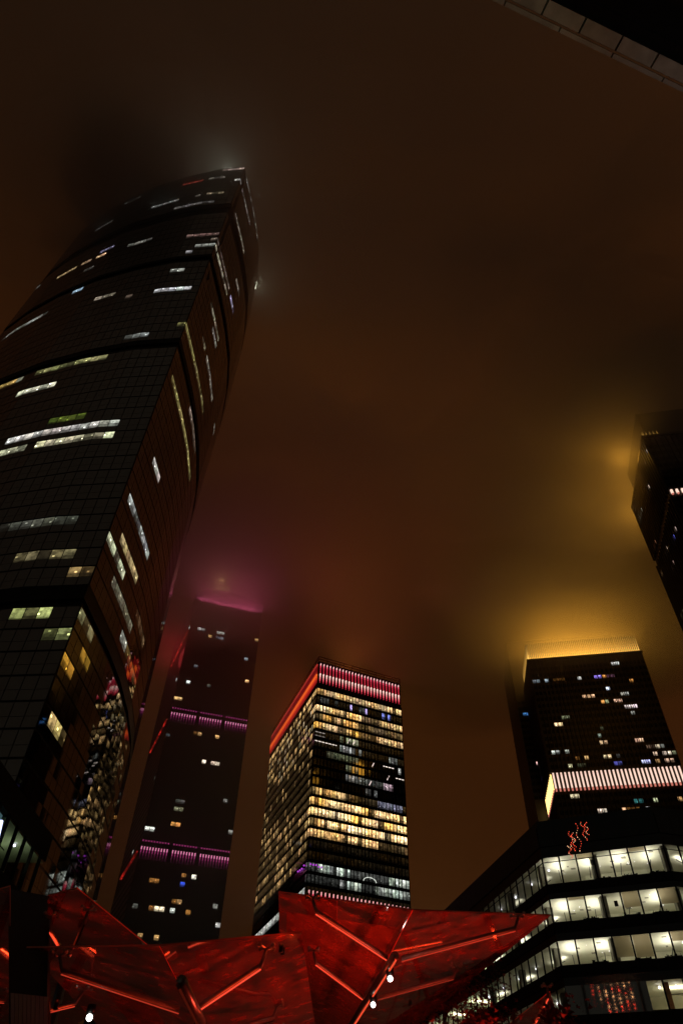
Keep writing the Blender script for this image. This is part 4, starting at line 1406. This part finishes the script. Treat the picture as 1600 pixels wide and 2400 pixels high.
def tree(loc, h, r, label, n=2600, seed=1):
    rnd = random.Random(seed)
    root = empty('maple_tree', loc, label, 'tree', 'maple trees round the plaza')
    L = Vector(loc)
    mb = MB()
    mb.tube([L, L + Vector((.05, .1, h * .35)), L + Vector((-.05, .1, h * .6)), L + Vector((.1, 0, h * .9))], [.14, .11, .08, .03], 8)
    tips = []
    for k in range(9):
        t = rnd.uniform(.3, .8); a = rnd.uniform(0, 6.28)
        s = L + Vector((0, .1, h * t)); e_ = s + Vector((math.cos(a), math.sin(a), rnd.uniform(.3, .9))) * r * rnd.uniform(.6, .95)
        mb.tube([s, (s + e_) / 2 + Vector((0, 0, .12)), e_], [.05, .035, .012], 6)
        tips.append(e_)
    mb.build('trunk', M['bark'], root, True)
    mb = MB()
    cl = []
    for k in range(46):
        d = Vector((rnd.gauss(0, 1), rnd.gauss(0, 1), rnd.gauss(0, .8))).normalized() * r * rnd.uniform(.35, 1.02)
        cl.append((L + Vector((0, 0, h * .72)) + Vector((d.x, d.y, d.z * .75)), rnd.uniform(.22, .5) * r * .6))
    for e_ in tips: cl.append((e_, r * .3))
    for k in range(n):
        c, cr2 = rnd.choice(cl)
        p = c + Vector((rnd.gauss(0, .5), rnd.gauss(0, .5), rnd.gauss(0, .4))) * cr2
        a = Vector((rnd.gauss(0, 1), rnd.gauss(0, 1), rnd.gauss(0, .5))).normalized(); b = a.cross(Vector((rnd.random(), rnd.random(), 1))).normalized()
        s = rnd.uniform(.05, .11)
        # five-pointed leaf
        pts_ = [p - b * s * .5, p + a * s * .9 - b * s * .2, p + a * s * .35 + b * s * .1, p + b * s * 1.1, p - a * s * .35 + b * s * .1, p - a * s * .9 - b * s * .2]
        mb.face(pts_, 0 if rnd.random() < .6 else 1)
    mb.build('crown', leafm, root)


tree(FD(1190, 2350, 22), 6.2, 1.75, 'broad red leaved tree in front of the low office building', 4200, 3)
tree(FD(1030, 2250, 34), 10.2, 3.0, 'red tree seen through the higher glass canopy', 4600, 4)
tree(FD(1375, 2380, 20), 4.7, .9, 'small bright red tree at the lower right corner', 1600, 8)
lr = empty('uplight', FD(1200, 2390, 19), 'red ground uplight under the broad red tree', 'lamp')
mb = MB(); p = Vector(lr.location); mb.tube([p, p + Vector((0, 0, .18))], .1, 10); mb.build('housing', M['darksteel'], lr, True)
light('uplight_bulb', 'POINT', p + Vector((0, -.6, .6)), (1, .06, .03), 900, lr, radius=.08)

# ------------------------------------------------------------------ roof edge high above, top right
root = empty('overhanging_building', (14, -4, 0), 'dark roof edge with a pale stone rim, high above at the upper right', 'building')
HZ = 30.
o1, o2 = P(1130, -10, HZ), P(1600, 217, HZ)
u = (o2 - o1).normalized(); inn_ = Vector((-u.y, u.x, 0))
if inn_.dot(P(1600, 0, HZ) - o1) < 0: inn_ = -inn_
o1 = o1 - u * 14; o2 = o2 + u * 16
s2 = (P(1600, 166, HZ) - P(1600, 217, HZ)).dot(inn_)
wid = (P(1420, 73, HZ) - P(1160, 0, HZ)).dot(inn_)
mb = MB()
nj = 26
for k in range(nj):
    a = o1.lerp(o2, k / nj + .0009); b = o1.lerp(o2, (k + 1) / nj - .0009)
    mb.box((a + b) / 2 + inn_ * (wid * .5 + .16 + wid * .03) + Vector((0, 0, .1)), (b - a) / 2, inn_ * (wid * .5 - .05), Vector((0, 0, .1)))
mb.build('stone_soffit', M['stone'], root)
mb = MB()
nj = 18
for k in range(nj):
    a = o1.lerp(o2, k / nj + .0007); b = o1.lerp(o2, (k + 1) / nj - .0007)
    mb.box((a + b) / 2 + inn_ * .07 + Vector((0, 0, .16)), (b - a) / 2, inn_ * .07, Vector((0, 0, .12)))
mb.build('gutter_edge', M['stone'], root)
mb = MB()
mid = (o1 + o2) / 2 + inn_ * 7
mb.box(mid + inn_ * .1 + Vector((0, 0, .9)), (o2 - o1) / 2, inn_ * 6.9, Vector((0, 0, .55)))
for k in range(12):
    d = inn_ * (wid + .5 + k * .8)
    mb.bar(o1 + d + Vector((0, 0, .28)), o2 + d + Vector((0, 0, .28)), .12, .1)
mb.build('black_soffit', M['black'], root)
mb = MB()
pc = P(1600, 10, HZ)
dd = (pc - o1).dot(inn_)
uu = (pc - o1).dot(u)
mb.box(o1 + u * (uu + 1.2) + inn_ * (dd + 1.0) + Vector((0, 0, .2)), u * 2.4, inn_ * .9, Vector((0, 0, .06)), lit=(.16, .05, .015))
mb.build('lit_soffit_band', M['lamp'], root)  # orange light on this soffit band put into its emission
for k, (t, wt, col) in enumerate(((.35, 109, (.9, 1, .7)), (.5, 138, (1, .8, .5)), (.62, 100, (.8, .9, 1)))):
    p = o1.lerp(o2, t) + inn_ * 1.2 + Vector((0, 0, -9))
    light('rim_fill_light', 'SPOT', p, col, wt, root, radius=.2, aim=(-inn_.x * .05, -inn_.y * .05, 1), spot=70)  # added to brighten the stone rim, no such fittings known
mb = MB(); mb.box(mid + inn_ * 9 + Vector((0, 0, -HZ / 2)), (o2 - o1) / 2, inn_ * 2, Vector((0, 0, HZ / 2 + .3))); mb.build('wall', M['stone'], root)

# ------------------------------------------------------------------ strings of light that the low building mirrors
A = V2(25.4, 86.2); B = V2(37.9, 80.6); d_ = (B - A).normalized(); n3 = Vector((d_.y, -d_.x, 0))
LC = []
for i in range(7):
    x = 1396 + i * 15
    for (ya, yb) in ((2268 + (22, 14, 6, 0, 4, 10, 26)[i], (2362, 2366, 2374, 2380, 2372, 2376, 2380)[i]),):
        ends = []
        for y in (ya, yb):
            v = (ROT @ Vector((x - 800 + (y - 2300) * .17, 1200 - y, -F_PX)))
            t = (Vector((A.x, A.y, 0)) - CAM).dot(n3) / v.dot(n3)
            h = CAM + v * t
            e_ = (v - 2 * v.dot(n3) * n3)
            e_ = e_ / math.hypot(e_.x, e_.y)
            ends.append(h + e_ * 112)
        LC.append((ends[0], ends[1]))
c = sum((a for a, b in LC), Vector()) / len(LC)
root = empty('light_curtain', (c.x, c.y, 0), 'hanging red and amber light strings mirrored in the wall of the low office building', 'string lights')
top = max(a.z for a, b in LC) + 1.5
u = (LC[-1][0] - LC[0][0]); u.z = 0; u.normalize()
e1, e2 = LC[0][0] - u * 2, LC[-1][0] + u * 2
mb = MB()
for e_ in (e1, e2): mb.tube([(e_.x, e_.y, 0), (e_.x, e_.y, top)], [.5, .3], 10)
mb.bar((e1.x, e1.y, top), (e2.x, e2.y, top), .3, .3)
mb.build('frame', M['darksteel'], root)
for i, (a, b) in enumerate(LC):
    mb = MB()
    mb.tube([(a.x, a.y, top), (a.x, a.y, b.z)], .04, 5)
    z = a.z
    while z > b.z:
        col = (16, 1.2, .6) if random.random() < .55 else (18, 9, 4)
        mb.ball((a.x, a.y, z), .11, 0, mul(col, random.choice((.05, .3, .6, 1.2))), 6)
        z -= .75
    mb.build('reflected_light_string', M['lamp'], root)
